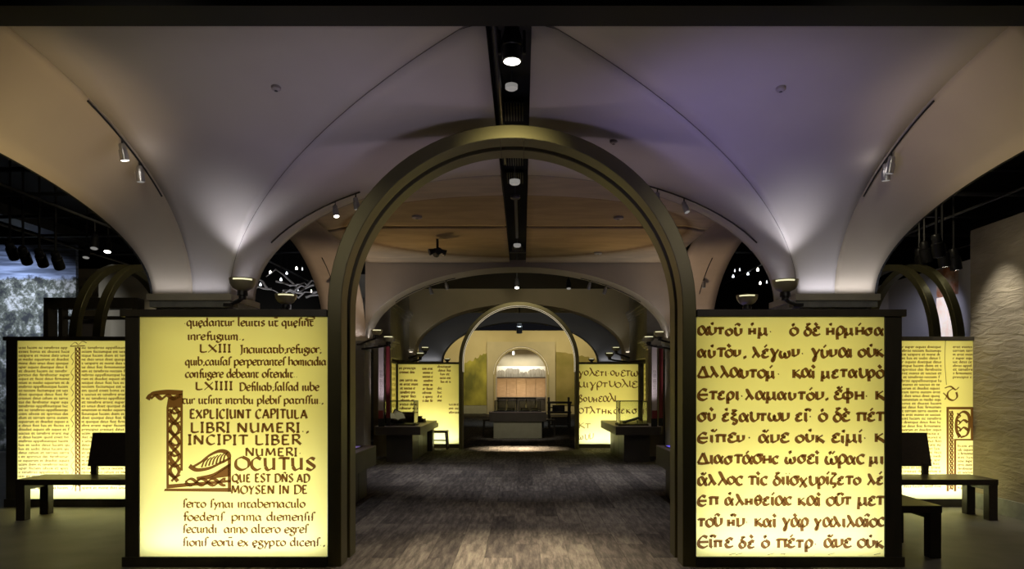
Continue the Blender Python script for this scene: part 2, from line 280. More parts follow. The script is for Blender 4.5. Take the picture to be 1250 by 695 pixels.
# ------------------------------------------------------------------ pen alphabet (strokes of a broad nib); x-height = 1
G = {
'a': (.78, ".52,.72 .32,.98 .08,.7 .06,.25 .25,.02 .5,.28|/.54,.98 .54,.15 .68,0"),
'b': (.75, "/.08,1.7 .08,.1|.08,.75 .35,.98 .6,.7 .55,.2 .3,0 .08,.12"),
'c': (.62, ".55,.85 .35,.98 .1,.75 .06,.3 .28,0 .55,.12"),
'd': (.76, ".52,.75 .3,.98 .06,.65 .1,.15 .3,.02 .52,.25|/.54,1.7 .54,.1 .66,0"),
'e': (.64, ".08,.5 .5,.6 .5,.88 .3,.98 .08,.7 .08,.25 .3,0 .56,.12"),
'f': (.5, ".6,1.5 .42,1.65 .25,1.4 .25,.5 .22,-.1|/.05,.85 .5,.85"),
'g': (.66, ".5,.9 .25,.98 .08,.75 .25,.5 .48,.65 .5,.9 .65,1|.25,.5 .12,.3 .5,.15 .55,-.3 .25,-.5 .02,-.3 .2,-.05"),
'h': (.72, "/.08,1.7 .08,0|.08,.7 .35,.98 .56,.75 .54,.05"),
'i': (.34, "/0,.92 .1,.98 .1,.08 .22,0"),
'l': (.36, "/0,1.6 .1,1.7 .1,.08 .24,0"),
'm': (1.0, "/.08,.98 .08,0|.08,.75 .28,.98 .42,.8 .42,0|.42,.75 .62,.98 .78,.8 .78,.08 .9,0"),
'n': (.7, "/.08,.98 .08,0|.08,.72 .32,.98 .5,.8 .5,.08 .62,0"),
'o': (.7, ".32,.98 .08,.75 .06,.3 .3,0 .56,.25 .58,.7 .32,.98"),
'p': (.76, "/.08,.98 .08,-.6|.08,.7 .35,.98 .6,.7 .55,.2 .3,0 .08,.15"),
'q': (.74, ".52,.72 .32,.98 .08,.7 .06,.25 .25,.02 .5,.28|/.54,.98 .54,-.6"),
'r': (.52, "/.08,.98 .08,0|.08,.65 .3,.95 .5,.88"),
's': (.55, ".48,.85 .3,.98 .1,.78 .25,.52 .45,.3 .3,.02 .05,.1"),
'\u017f': (.42, ".48,1.45 .34,1.62 .18,1.35 .16,.4 .12,-.05|/.02,.7 .16,.8"),
't': (.56, ".2,.9 .12,.5 .18,.1 .36,0 .52,.12|/0,.92 .52,.92"),
'u': (.74, "/0,.95 .1,.98 .1,.3|.1,.3 .22,.02 .5,.25|/.52,.98 .52,.1 .66,0"),
'v': (.6, "/.05,.98 .28,0|/.28,0 .52,.98"),
'x': (.62, "/.05,.98 .55,0|.58,.95 .25,.4 -.04,-.15"),
'y': (.64, "/.08,.98 .32,.3|.58,.98 .32,.2 .1,-.5"),
'\u0119': (.66, ".08,.5 .5,.6 .5,.88 .3,.98 .08,.7 .08,.25 .3,0 .56,.12|.3,0 .2,-.2 .4,-.28"),
'.': (.34, "/.08,.06 .16,.14"), '\u00b7': (.4, "/.1,.45 .18,.53"), ',': (.3, ".12,.12 .16,-.05 .04,-.2"),
';': (.34, "/.1,.62 .16,.7|.12,.12 .16,-.05 .04,-.2"), ' ': (.45, ""), '-': (.4, "/.05,.5 .35,.5"),
'L': (.8, "/.12,1.5 .12,.02|.12,.05 .4,0 .66,.12"), 'X': (.9, "/.05,1.45 .75,0|.75,1.45 .4,.7 .0,-.05"),
'I': (.42, "/.15,1.5 .15,0|/.02,1.48 .28,1.5|/.02,0 .28,.02"), 'J': (.5, ".22,1.5 .26,.6 .2,-.2 .0,-.4|/.02,1.48 .4,1.55"),
'D': (1.0, "/.15,1.45 .15,.02|.0,1.4 .5,1.48 .85,1.05 .8,.35 .45,0 .02,.02"),
'E': (.8, "/.15,1.45 .15,0|/.15,1.45 .62,1.42|/.15,.75 .5,.77|/.15,.02 .65,.06"),
'C': (.85, ".7,1.3 .42,1.48 .12,1.1 .1,.4 .38,0 .7,.2"), 'P': (.8, "/.15,1.45 .15,0|.05,1.42 .5,1.48 .65,1.1 .5,.75 .15,.72"),
'T': (.85, "/.4,1.45 .4,0|.02,1.35 .2,1.46 .78,1.42"), 'A': (.95, "/.05,0 .42,1.48|/.42,1.48 .8,0|/.2,.5 .62,.52"),
'B': (.8, "/.15,1.45 .15,0|.05,1.42 .45,1.46 .55,1.1 .4,.8 .15,.76|.15,.76 .55,.72 .65,.3 .42,0 .05,.03"),
'R': (.85, "/.15,1.45 .15,0|.05,1.42 .5,1.48 .62,1.1 .45,.75 .15,.72|/.35,.72 .75,0"),
'N': (1.0, "/.12,0 .12,1.45|/.12,1.45 .72,.05|/.75,1.48 .72,.0"), 'U': (.95, "/.1,1.45 .12,.4|.12,.4 .3,0 .62,.25|/.68,1.45 .68,.0"),
'M': (1.15, "/.08,0 .18,1.45|/.18,1.45 .5,.2|/.5,.2 .85,1.45|/.85,1.45 .95,0"),
'O': (1.05, ".5,1.48 .14,1.15 .1,.4 .45,0 .86,.35 .88,1.1 .5,1.48"), 'V': (.9, "/.05,1.45 .4,0|/.4,0 .75,1.45"),
'S': (.75, ".62,1.3 .38,1.48 .12,1.15 .35,.78 .6,.4 .38,.0 .05,.2"),
'Q': (1.05, ".5,1.48 .14,1.15 .1,.4 .45,.05 .86,.35 .88,1.1 .5,1.48|/.5,.3 .95,-.3"),
'Y': (.8, "/.05,1.45 .36,.75|.7,1.45 .36,.7 .3,-.15"),
'\u03b1': (.85, ".78,.95 .5,.25 .28,.02 .07,.25 .1,.8 .32,.98 .52,.6 .68,.08 .82,.05"),
'\u03b2': (.75, ".1,-.5 .12,.8 .3,1.5 .52,1.3 .3,.85 .62,.6 .45,.05 .12,.1"),
'\u03b3': (.8, ".0,.9 .15,.95 .38,.2 .3,-.5 .2,-.3 .42,.3 .72,.98"),
'\u03b4': (.75, ".2,1.45 .5,1.5 .25,1.1 .58,.6 .5,.1 .25,.0 .08,.35 .2,.75 .45,.8"),
'\u0394': (1.0, "/.0,.0 .42,1.25|/.42,1.25 .75,.0|.95,.05 .4,-.05 .0,.02"),
'\u03b5': (.66, ".55,.85 .3,.98 .1,.75 .32,.55|.32,.55 .06,.4 .12,.05 .35,0 .58,.15"),
'\u0395': (.9, ".75,1.2 .4,1.35 .08,.8 .1,.2 .45,-.05 .8,.2|/.1,.62 .85,.66"),
'\u03b6': (.65, ".1,1.5 .5,1.4 .15,.8 .1,.2 .45,.1 .4,-.3 .2,-.35"),
'\u03b7': (.8, "/.1,.98 .1,0|.1,.45 .55,.52|/.58,.98 .58,.05"),
'\u03b8': (.7, ".32,1.35 .08,.9 .08,.35 .32,0 .56,.4 .56,.95 .32,1.35|/.02,.66 .62,.68"),
'\u03b9': (.36, "/.12,.98 .12,.1 .25,0"), '\u03ba': (.75, "/.1,.98 .1,0|/.1,.5 .55,.98|.15,.52 .4,.3 .66,0"),
'\u03bb': (.85, ".05,1.35 .2,1.3 .45,.6 .75,0|/.42,.68 .05,-.1"),
'\u03bc': (.9, "/.12,.98 .05,-.5|.12,.3 .3,.02 .55,.3|/.58,.98 .6,.1 .78,0"),
'\u03bd': (.75, "/.08,.98 .1,.0|.1,.0 .5,.3 .55,.98"),
'\u03be': (.7, ".1,1.5 .5,1.45 .15,1.1 .45,.85 .1,.5 .3,.2 .55,0 .45,-.45 .15,-.3"),
'\u03bf': (.7, ".32,.95 .08,.72 .06,.3 .3,.02 .56,.25 .58,.7 .32,.95"),
'\u03c0': (.95, "/.2,.92 .18,0|/.65,.92 .68,.05|.0,.85 .2,.95 .85,.92"),
'\u03c1': (.72, ".12,-.6 .1,.5 .3,.98 .58,.75 .52,.2 .28,0 .12,.2"),
'\u03c3': (.8, ".75,.92 .32,.95 .07,.65 .1,.2 .35,0 .58,.3 .5,.75 .3,.92"),
'\u03c2': (.62, ".58,.85 .35,.98 .1,.75 .08,.3 .3,.02 .56,.12"),
'\u03c4': (.72, "/.32,.92 .3,.0|.0,.82 .15,.94 .66,.92"),
'\u03c5': (.75, ".0,.85 .1,.95 .12,.3 .32,.02 .58,.3 .6,.95"),
'\u03c6': (.95, "/.42,1.5 .42,-.6|.42,.9 .1,.75 .08,.25 .42,.05 .76,.25 .74,.75 .42,.9"),
'\u03c7': (.8, "/.05,.95 .65,-.4|.72,.98 .35,.3 .0,-.4"),
'\u03c8': (.9, "/.42,1.4 .42,-.5|.05,.95 .12,.35 .42,.2 .72,.35 .8,.98"),
'\u03c9': (1.05, ".15,.92 .05,.4 .2,.03 .42,.1 .48,.6 .52,.1 .78,.03 .92,.4 .82,.95"),
}
ACC = {'\u0301': "/-.08,1.25 .14,1.6", '\u0300': "/-.12,1.6 .1,1.25", '\u0342': "-.25,1.3 -.05,1.5 .2,1.3", '\u0303': "-.22,1.6 .0,1.75 .22,1.6",
       '\u0313': "-.1,1.4 .06,1.5 .02,1.25", '\u0314': ".1,1.5 -.06,1.45 .04,1.25", '\u0308': "/-.16,1.35 -.1,1.4|/.12,1.35 .18,1.4", '\u0304': "/-.22,1.6 .25,1.62"}
def parse(spec, sub):
    out = []
    for st in spec.split('|'):
        if not st: continue
        straight = st[0] == '/'
        P = [tuple(float(q) for q in t.split(',')) for t in st.lstrip('/').split()]
        if not straight and sub > 1 and len(P) > 2:
            R = []
            for i in range(len(P)-1):
                p0, p1, p2, p3 = P[max(i-1,0)], P[i], P[i+1], P[min(i+2,len(P)-1)]
                for k in range(sub):
                    t = k/sub
                    R.append(tuple(.5*((2*p1[c])+(-p0[c]+p2[c])*t+(2*p0[c]-5*p1[c]+4*p2[c]-p3[c])*t*t+(-p0[c]+3*p1[c]-3*p2[c]+p3[c])*t**3) for c in (0,1)))
            R.append(P[-1]); P = R
        out.append(P)
    return out
def ribbon(V, Fc, P, W, tmin, nib=math.radians(35)):
    k = len(V); n = len(P)
    for i, p in enumerate(P):
        a = P[max(i-1,0)]; b = P[min(i+1,n-1)]; dx, dy = b[0]-a[0], b[1]-a[1]; L = math.hypot(dx,dy) or 1e-6
        h = .5*(tmin + W*abs(math.sin(math.atan2(dy,dx)-nib)))
        nx, ny = -dy/L*h, dx/L*h
        V.append((p[0]+nx, p[1]+ny)); V.append((p[0]-nx, p[1]-ny))
    for i in range(n-1): Fc.append((k+2*i, k+2*i+1, k+2*i+3, k+2*i+2))
def write(text, x0, x1, base, xh, W=.17, tmin=.06, sub=4, jit=.02, slant=.0, V=None, Fc=None, vstretch=1):
    """one line of pen writing between x0 and x1 on baseline; returns 2-D verts, faces"""
    if V is None: V, Fc = [], []
    chars = []
    for ch in unicodedata.normalize('NFD', text.replace('\u0119', '\u0001')):
        ch = '\u0119' if ch == '\u0001' else ch
        if unicodedata.combining(ch):
            if chars: chars[-1][1].append(ch)
        else: chars.append([ch, []])
    tot = sum(G.get(c[0], G['o'])[0] for c in chars) - .1
    sx = (x1-x0)/max(tot, .1); x = x0
    sc = min(sx, xh)/xh
    for c, acc in chars:
        adv, spec = G.get(c, G['o'])
        jy = random.uniform(-jit, jit); js = 1+random.uniform(-jit, jit)*2
        for P in parse(spec, sub):
            Q = [(x+(px*js)*sx+slant*py*xh, base+(py*js*vstretch+jy)*xh) for px, py in P]
            ribbon(V, Fc, Q, W*xh, tmin*xh)
        for k, a in enumerate(acc):
            if a not in ACC: continue
            for P in parse(ACC[a], sub):
                ribbon(V, Fc, [(x+(px+adv*.42+(.22 if k else 0))*sx, base+(py+jy)*xh) for px, py in P], W*xh*.8, tmin*xh)
        x += adv*sx
    return V, Fc
def print_on(V, Fc, name, m, parent, y, eps=.004, xform=None):
    mb = MB(); xf = xform or (lambda a, b: (a, y-eps, b))
    mb.add([xf(*v) for v in V], Fc)
    me = bpy.data.meshes.new(name); me.from_pydata(mb.v, [], mb.f)
    o = bpy.data.objects.new(name, me); COL.objects.link(o); me.materials.append(M[m]); o.parent = parent
    return o
# ================================================================== STRUCTURE
k6 = 6.9/850
H0 = CZ+115*k6; HC = CZ+284*k6; HA = CZ+206*k6; HC2 = CZ+298*k6
XC, XB, XA = 2.81, 3.18, 3.58
DM, DF, DBK = 4.14, 6.9, 7.52
def struct(mb, name, m, label=None, parent=None, **kw):
    o = mb.build(name, m, parent, **kw)
    if parent is None: o['kind'] = 'structure'
    if label: o['label'] = label
    return o
# floor: base slab with the nearest 300 carpet planks as pieces of their own
floor = struct(MB().box(-14, 14, -1, 42, -.12, -.012), 'floor', 'floor', 'dark mottled carpet floor running through the vaulted hall')
pl = MB().box(-.1235, .1235, -.498, .498, -.012, 0).build('carpet_plank', 'carpet', floor)
n = 0
for i in range(20):
    for j in range(15):
        o = pl if n == 0 else pl.copy()
        if n: COL.objects.link(o)
        o.location = (-2.375+.25*i, 5.2+j*1.0+(.5 if i % 2 else 0)*.9, 0); n += 1
mb = MB()
for i in range(20):
    for j in range(18):
        x, y = -2.375+.25*i, 20.2+j+(.45 if i % 2 else 0); mb.box(x-.1235, x+.1235, y-.498, y+.498, -.012, 0)
    if i % 2: mb.box(-2.375+.25*i-.1235, -2.375+.25*i+.1235, 4.65, 5.15, -.012, 0)
for sx in (-1, 1):
    for i in range(6):
        for j in range(28):
            x = sx*(2.625+.25*i); y = 8.2+j; mb.box(x-.1235, x+.1235, y-.498, y+.498, -.012, 0)
o = mb.build('carpet_planks', 'carpet', floor); o['kind'] = 'stuff'
for s in (-1, 1):
    a, b = sorted((s*4.13, s*14)); struct(MB().box(a, b, -1, 20, -.012, 0), 'trim_floor_side', 'concrete', 'smooth grey side-aisle floor')
    a, b = sorted((s*2.5, s*4.13)); struct(MB().box(a, b, -1, 7.7, -.012, 0), 'trim_floor_side', 'concrete', 'smooth grey side-aisle floor beside the front lightboxes')
# dark room shell
struct(MB().box(-14, 14, -1, 43, 5.5, 5.6), 'ceiling_black', 'black', 'black open ceiling high above the vaults')
struct(MB().box(-14.1, -14, -1, 43, -.1, 6.2), 'wall_left', 'black'); struct(MB().box(14, 14.1, -1, 43, -.1, 6.2), 'wall_right', 'black')
struct(MB().box(-14, 14, -1.1, -1, -.1, 6.2), 'wall_rear', 'black')
struct(MB().box(-14, -4.5, 21, 21.1, 0, 6.2), 'wall_aisle', 'black'); struct(MB().box(4.5, 14, 21, 21.1, 0, 6.2), 'wall_aisle', 'black')
# back wall with arched niche
def arch_pts(r, spring, n=24, x0=0, e=1.0):
    return [(x0+r*math.cos(PI-PI*i/n), spring+e*r*math.sin(PI-PI*i/n)) for i in range(n+1)]
def wall_with_arch(x0, x1, z0, z1, pts, y0, y1):
    """wall slab x0..x1 with an opening bounded by pts (left foot ... right foot, from z0)"""
    mb = MB(); n = len(pts)
    for (ya) in (y0, y1):
        top = [(x0 if i == 0 else x1 if i == n-1 else p[0], ya, z1) for i, p in enumerate(pts)]
        bot = [(p[0], ya, p[1]) for p in pts]
        mb.grid([bot, top])
        mb.add([(x0,ya,z0),(pts[0][0],ya,z0),(pts[0][0],ya,pts[0][1]),(x0,ya,pts[0][1]),(x0,ya,z1)], [(0,1,2,4)] if abs(pts[0][0]-x0)>1e-6 else [])
        mb.add([(x1,ya,z0),(pts[-1][0],ya,z0),(pts[-1][0],ya,pts[-1][1]),(x1,ya,z1)], [(0,1,2,3)] if abs(pts[-1][0]-x1)>1e-6 else [])
    full = [(pts[0][0], z0)] + list(pts) + [(pts[-1][0], z0)]
    mb.grid([[(p[0], y0, p[1]) for p in full], [(p[0], y1, p[1]) for p in full]])
    mb.add([(x0,y0,z1),(x1,y0,z1),(x1,y1,z1),(x0,y1,z1)], [(0,1,2,3)])
    for x in (x0, x1): mb.add([(x,y0,z0),(x,y0,z1),(x,y1,z1),(x,y1,z0)], [(0,1,2,3)])
    return mb
M['gold_wall'] = mat('gold_wall', (.50,.43,.25), .8, noise=(.44,.37,.2), scale=.6)
o = struct(wall_with_arch(-9, 9, 0, 4.8, [(-1.48,0.01)]+arch_pts(1.48, 2.28)+[(1.48,0.01)], 40, 40.5), 'wall_back', 'gold_wall', 'far golden wall with an arched niche')
struct(wall_with_arch(-1.95, 1.95, 0, 4.15, [(-1.6,0.01)]+arch_pts(1.6, 2.28)+[(1.6,0.01)], 39.86, 40.0), 'trim_niche', 'olive_plaster', 'plain band framing the arched niche')
mb = MB().box(-1.6,-1.48,40.5,42.6,0,3.9).box(1.48,1.6,40.5,42.6,0,3.9).box(-1.6,1.6,42.5,42.6,0,3.9).box(-1.6,1.6,40.5,42.6,3.85,3.95)
struct(mb, 'wall_niche', 'olive_plaster', 'inner sides and back of the far niche')
mb = MB(); mb.tube([(p[0], 39.99, p[1]) for p in arch_pts(1.50, 2.28, 30)], .012, 6)
# painted landscape silhouettes on the gold wall (flat print)
M['mural_gold'] = mat('mural_gold', (.42,.38,.06), .8, noise=(.13,.13,.02), scale=1.1, stretch=(1,1,.7), detail=3)
M['mural_brown'] = mat('mural_brown', (.30,.24,.08), .8, noise=(.2,.17,.04), scale=.8, detail=3)
def silh(x0, x1, seed, hs):
    random.seed(seed); n = 14; top = [(x0+(x1-x0)*i/n, hs[0]+(hs[1]-hs[0])*i/n+random.uniform(-.10,.10)) for i in range(n+1)]
    return [(x0,.52)]+top+[(x1,.52)]
t = MB().prism(silh(-3.3, -1.97, 3, (2.9, 3.5)), 39.94, 39.985).build('landscape_print', 'mural_gold')
tag(t, 'yellow-green mountain landscape print left of the far arched niche', 'mural')
t = MB().prism(silh(2.0, 4.6, 5, (3.55, 3.1)), 39.94, 39.985).build('landscape_print', 'mural_brown')
tag(t, 'brown-gold mountain landscape print right of the far arched niche', 'mural')
t = MB().box(-3.32, -1.97, 39.9, 39.99, .03, .5).build('low_ledge', 'desk_base'); tag(t, 'pale low ledge under the landscape print left of the niche', 'ledge')

# ---- vault of bay one
def ell(u, hc, h0=H0): return h0+(hc-h0)*math.sqrt(max(0, 1-u*u))
NU = 28
us = [math.sin(PI/2*i/NU) for i in range(NU+1)]
u0 = .055; usl = .147/XC
u1 = [u for u in us if u > max(u0, .09)]
u1 = [.087]+u1
tracks = {}
DU = DF-DM
for s in (-1, 1):
    lab = 'left' if s < 0 else 'right'
    # transverse face (between groin and flank crease)
    rows = []
    for u in u1:
        z = ell(u, HC); y = DM+DU*u; xin = max(XC*u, .147)
        rows.append([(s*(xin+(XB-xin)*t/10), y, z) for t in range(11)])
    # flank continues: crease B to lower arch A
    rows2 = []
    for u in u1:
        y = DM+DU*u; zb = ell(u, HC); za = ell(u**1.15, HA)
        r = []
        for t in range(9):
            q = t/8; r.append((s*(XB+(XA-XB)*q), y, zb+(za-zb)*(q**1.7)))
        rows2.append(r)
    o = struct(MB().grid(rows), 'ceiling_vault', 'plaster', f'{lab} half of the pale groin vault over the front bay', smooth=True, solid=.04)
    c1 = MB().grid(rows2).build('vault_flank', 'plaster_side', o, smooth=True, solid=.04)
    rim = [(s*(XA+.0), r[-1][1], r[-1][2]) for r in rows2]
    MB().grid([rim, [(p[0]+s*.02, p[1], p[2]+.16) for p in rim]]).build('vault_rim', 'black', o, solid=.02)
    # longitudinal web (between groin and rear arch)
    rows3 = []
    for u in [usl]+[q for q in us if q > usl+.01]:
        z = ell(u, HC); x = s*max(XC*u, .147); yg = max(DM+DU*u, DM+.087*DU)
        rows3.append([(x, yg+(DBK-yg)*t/12, z) for t in range(13)])
    MB().grid(rows3).build('vault_web', 'plaster', o, smooth=True, solid=.04)
    # groin seam
    pts = [(s*max(XC*u,.147), DM+DU*max(u,.087), ell(u, HC)-.004) for u in us if u > .05]
    MB().tube(pts, .0018, 6).build('groin_seam', 'seam', o)
    # rear face above the arch down to the foot (towards bay two)
    # outer pier face behind the web
    MB().grid([[(s*XC, DF+(DBK-DF)*t/4, H0-.0+.0*t) for t in range(5)], [(s*XC, DF+(DBK-DF)*t/4, H0+.03) for t in range(5)]]).build('foot_face', 'plaster', o)
    # spandrel closing the back of the front vault above the rear arch
    arc = [(s*XC*u, ell(u, HC)) for u in [usl]+[q for q in us if q > usl+.01]]
    MB().grid([[(a[0], DBK, a[1]) for a in arc], [(a[0], DBK, HC+.06) for a in arc]]).build('spandrel', 'grey_plaster', o, solid=.03)
    # ---- bay two side barrel
    DM2, DU2 = 10.18, 2.66
    rows = []
    for i in range(-NU, NU+1):
        u = math.sin(PI/2*i/NU); z = ell(abs(u), HC2); y = DM2+DU2*u
        rows.append([(s*(XC+(XA-XC)*t/5), y, z) for t in range(6)])
    o2 = struct(MB().grid(rows), 'ceiling_side_vault', 'amber_plaster', f'{lab} barrel strip over the side opening of the second bay', smooth=True, solid=.04)
    MB().grid([[(s*XA, r[0][1], r[0][2]) for r in rows], [(s*(XA+.03), r[0][1], r[0][2]+.18) for r in rows]]).build('vault_rim', 'black', o2, solid=.02)
# flat panels of bay two, with shallow oval dome pressed in
def oval_mat():
    m = mat('oval_ceiling', (.5,.36,.22), .85); nt = m.node_tree; b = nt.nodes['Principled BSDF']
    tc = nt.nodes.new('ShaderNodeTexCoord'); mp = nt.nodes.new('ShaderNodeMapping'); mp.inputs['Scale'].default_value = (1/2.72, 1/2.12, 0); mp.inputs['Location'].default_value = (0, -.27/2.12, 0)
    ln = nt.nodes.new('ShaderNodeVectorMath'); ln.operation = 'LENGTH'
    nt.links.new(tc.outputs['Object'], mp.inputs[0]); nt.links.new(mp.outputs[0], ln.inputs[0])
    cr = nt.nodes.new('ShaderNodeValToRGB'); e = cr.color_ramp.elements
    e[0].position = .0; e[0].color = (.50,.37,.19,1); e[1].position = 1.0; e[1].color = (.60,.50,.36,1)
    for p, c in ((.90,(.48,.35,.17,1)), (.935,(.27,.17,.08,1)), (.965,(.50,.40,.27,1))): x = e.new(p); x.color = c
    nz = nt.nodes.new('ShaderNodeTexNoise'); nz.inputs['Scale'].default_value = 2.2; nz.inputs['Detail'].default_value = 6
    mp2 = nt.nodes.new('ShaderNodeMapping'); mp2.inputs['Scale'].default_value = (.8, 2.4, 1)
    nt.links.new(tc.outputs['Object'], mp2.inputs[0]); nt.links.new(mp2.outputs[0], nz.inputs['Vector'])
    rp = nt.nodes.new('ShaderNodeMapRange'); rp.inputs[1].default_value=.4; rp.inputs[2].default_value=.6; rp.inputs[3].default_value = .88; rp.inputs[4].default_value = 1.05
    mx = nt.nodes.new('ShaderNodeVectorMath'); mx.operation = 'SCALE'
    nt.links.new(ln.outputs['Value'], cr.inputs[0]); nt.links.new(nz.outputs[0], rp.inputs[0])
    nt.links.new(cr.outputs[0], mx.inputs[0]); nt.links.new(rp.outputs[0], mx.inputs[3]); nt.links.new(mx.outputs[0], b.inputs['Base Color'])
    return m
M['oval'] = oval_mat()
ZP = CZ+289*k6
for s in (-1, 1):
    for (a, b) in ((7.58, 10.13), (10.22, 12.80)):
        rows = []
        for i in range(25):
            y = a+(b-a)*i/24; r = []
            for j in range(25):
                x = s*(.15+(2.62)*j/24); q = math.hypot(x/2.72, (y-10.45)/2.12)
                dz = .05*max(0, min(1, (1-q)/.08)) if q < 1 else 0
                r.append((x, y-10.18, ZP-.04+dz))
            rows.append(r)
        nm = ('left' if s < 0 else 'right', 'front' if a < 9 else 'rear')
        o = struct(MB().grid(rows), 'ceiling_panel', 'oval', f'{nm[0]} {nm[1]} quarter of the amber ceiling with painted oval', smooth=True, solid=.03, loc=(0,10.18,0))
# black slot
mb = MB().box(-.15, .15, 4.38, 12.83, 4.05, 4.1).box(-.17, -.15, 4.38, 12.83, 3.86, 4.1).box(.15, .17, 4.38, 12.83, 3.86, 4.1)
struct(mb, 'ceiling_slot', 'black', 'black service slot along the vault crown')
struct(MB().box(-7, 7, 4.14, 4.375, 3.775, 4.1), 'ceiling_beam', 'black', 'black beam across the top of the view')
# ---- walls E, F, G
def ellarch(r, z0, zt, n=40): return [(-r*math.cos(PI*i/n), z0+(zt-z0)*math.sin(PI*i/n)) for i in range(n+1)]
o = struct(wall_with_arch(-XC, XC, 2.42, 3.86, ellarch(XC-.001, 2.43, 3.73), 12.83, 13.45), 'wall_arch', 'grey_plaster', 'plastered cross wall with wide arch closing the second bay', smooth=True)
o = struct(wall_with_arch(-3.6, 3.6, 2.42, 4.14, ellarch(2.80, 2.43, 3.74), 18.5, 19.1), 'wall_arch', 'olive_plaster', 'olive lit cross wall with wide arch behind the rear lightboxes', smooth=True)
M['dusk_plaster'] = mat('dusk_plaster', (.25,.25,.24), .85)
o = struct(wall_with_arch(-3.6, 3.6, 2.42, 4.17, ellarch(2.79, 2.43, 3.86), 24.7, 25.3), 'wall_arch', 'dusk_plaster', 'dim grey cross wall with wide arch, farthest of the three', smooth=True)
for s in (-1, 1):
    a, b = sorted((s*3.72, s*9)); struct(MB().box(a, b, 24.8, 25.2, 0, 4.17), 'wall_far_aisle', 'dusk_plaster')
    # cornice wall beside bay three
    a, b = sorted((s*2.92, s*3.7)); w_ = MB().box(a, b, 15.9, 18.48, 2.2, 4.1)
    o = struct(w_, 'wall_cornice', 'pier', 'side wall block with stepped cornice, ' + ('left' if s < 0 else 'right') + ' of the third bay')
    for q, (dz, e) in enumerate(((3.42,.10),(3.34,.07),(3.26,.04))):
        a, b = sorted((s*(2.92-e), s*3.7)); MB().box(a, b, 15.9-e, 18.47, dz, dz+.08).build('cornice_step', 'pier', o)

# ================================================================== PIERS
def pier(s, y0, label, top=True):
    t = thing('pier', label, 'pier', (s*3.2, y0, 0))
    hw = .36
    MB().box(-hw, hw, .05, .62, 0, 2.2).build('shaft', 'pier', t, bevel=.01)
    MB().box(-hw-.05, hw+.05, -.01, .68, 0, .16).build('base', 'capital2', t, bevel=.01)
    MB().box(-hw+.0, hw-.0, .03, .64, 2.2, 2.30).build('capital_neck', 'capital2', t, bevel=.005)
    MB().box(-hw-.04, hw+.04, -.02, .69, 2.30, 2.365).build('capital_band', 'capital2', t, bevel=.004)
    MB().box(-hw-.06, hw+.06, -.04, .71, 2.365, 2.43).build('capital_slab', 'capital', t, bevel=.004)
    return t
for s in (-1, 1):
    L = 'left' if s < 0 else 'right'
    pier(s, 6.9, f'stone pier with lit capital behind the front {L} lightbox')
    pier(s, 12.83, f'second pier on the {L}, beside the display tables')
    pier(s, 18.5, f'third pier on the {L}, behind the rear lightbox')
    pier(s, 24.7, f'farthest pier on the {L}')
    # classical pilaster with moulded capital
    t = thing('pilaster', f'{L} pilaster with moulded classical capital above the display case', 'pilaster', (s*3.02, 15.3, 0))
    MB().box(-.17, .17, 0, .34, 0, 2.36).build('shaft', 'olive_plaster', t)
    for (z, e, h) in ((2.36,.02,.05),(2.41,.06,.05),(2.46,.10,.05),(2.51,.16,.07)):
        MB().box(-.17-e, .17+e, -e, .34+e, z, z+h).build('capital_moulding', 'capital', t, bevel=.01)
    MB().box(-.2, .2, .0, .34, 2.58, 3.9).build('upper_shaft', 'pier', t)

# ================================================================== PORTAL ARCHES
def sweep(R, spring, prof, n=48):
    """prof: closed list of (radial inset, y); swept along legs and half circle"""
    path = [(-1, 0, 0), (-1, 0, .5)]
    mb = MB(); rings = []
    def ring(fx, fz): rings.append([(fx(r), y, fz(r)) for (r, y) in prof+[prof[0]]])
    ring(lambda r: -(R-r), lambda r: 0.0)
    for i in range(n+1):
        a = PI - PI*i/n
        ring(lambda r: (R-r)*math.cos(a), lambda r: spring+(R-r)*math.sin(a))
    ring(lambda r: (R-r), lambda r: 0.0)
    return mb.grid(rings)
def rect(a, b, y0, y1): return [(a,y0),(b,y0),(b,y1),(a,y1)]
def portal(loc, R, H, label, depth=.51, kind='main', rz=0, w=.115):
    sp = H-R
    t = thing('portal_arch', label, 'arch', loc, rz)
    if kind == 'side':
        sweep(R, sp, rect(0, w, 0, .13)).build('rib', 'bronze', t, smooth=True, bevel=.006)
        sweep(R, sp, rect(0, w, depth-.13, depth)).build('rib', 'bronze', t, smooth=True, bevel=.006)
        for sx in (-1, 1):
            for z in (.4, 1.2, 2.0): MB().box(*sorted((sx*(R-.08), sx*(R-.03))), .12, depth-.12, z, z+.05).build('spacer', 'bronze_dark', t)
        return t
    f = depth*.40
    sweep(R, sp, rect(0, w, 0, f)).build('rib', 'bronze', t, smooth=True, bevel=.006)
    sweep(R, sp, rect(0, w, depth-f, depth)).build('rib', 'bronze', t, smooth=True, bevel=.006)
    sweep(R, sp, rect(.005, w-.065, f-.002, depth-f+.002)).build('channel', 'bronze_dark', t, smooth=True)
    if kind == 'rear':
        for yy in (.03, depth-.03):
            n = 40; q_ = R-w-.006; pts = [(-q_, yy, 1.9)]+[(q_*math.cos(PI-PI*i/n), yy, sp+q_*math.sin(PI-PI*i/n)) for i in range(n+1)]+[(q_, yy, 1.9)]
            MB().tube(pts, .005, 6).build('led_strip', 'led', t)
    else:
        for sx in (-1, 1):
            sweep(R-w+.002, sp, rect(0, .004, f*.2, f*.2+.012), 6) if 0 else None
            x = sx*.10; MB().box(x-.003, x+.003, .02, depth-.02, H-w-.012, H-w+.004).build('joint_cover', 'bronze_dark', t)
    return t
portal((0, 5.85, 0), 1.55, 3.716, 'large bronze portal arch at the front, between the two big lightboxes')
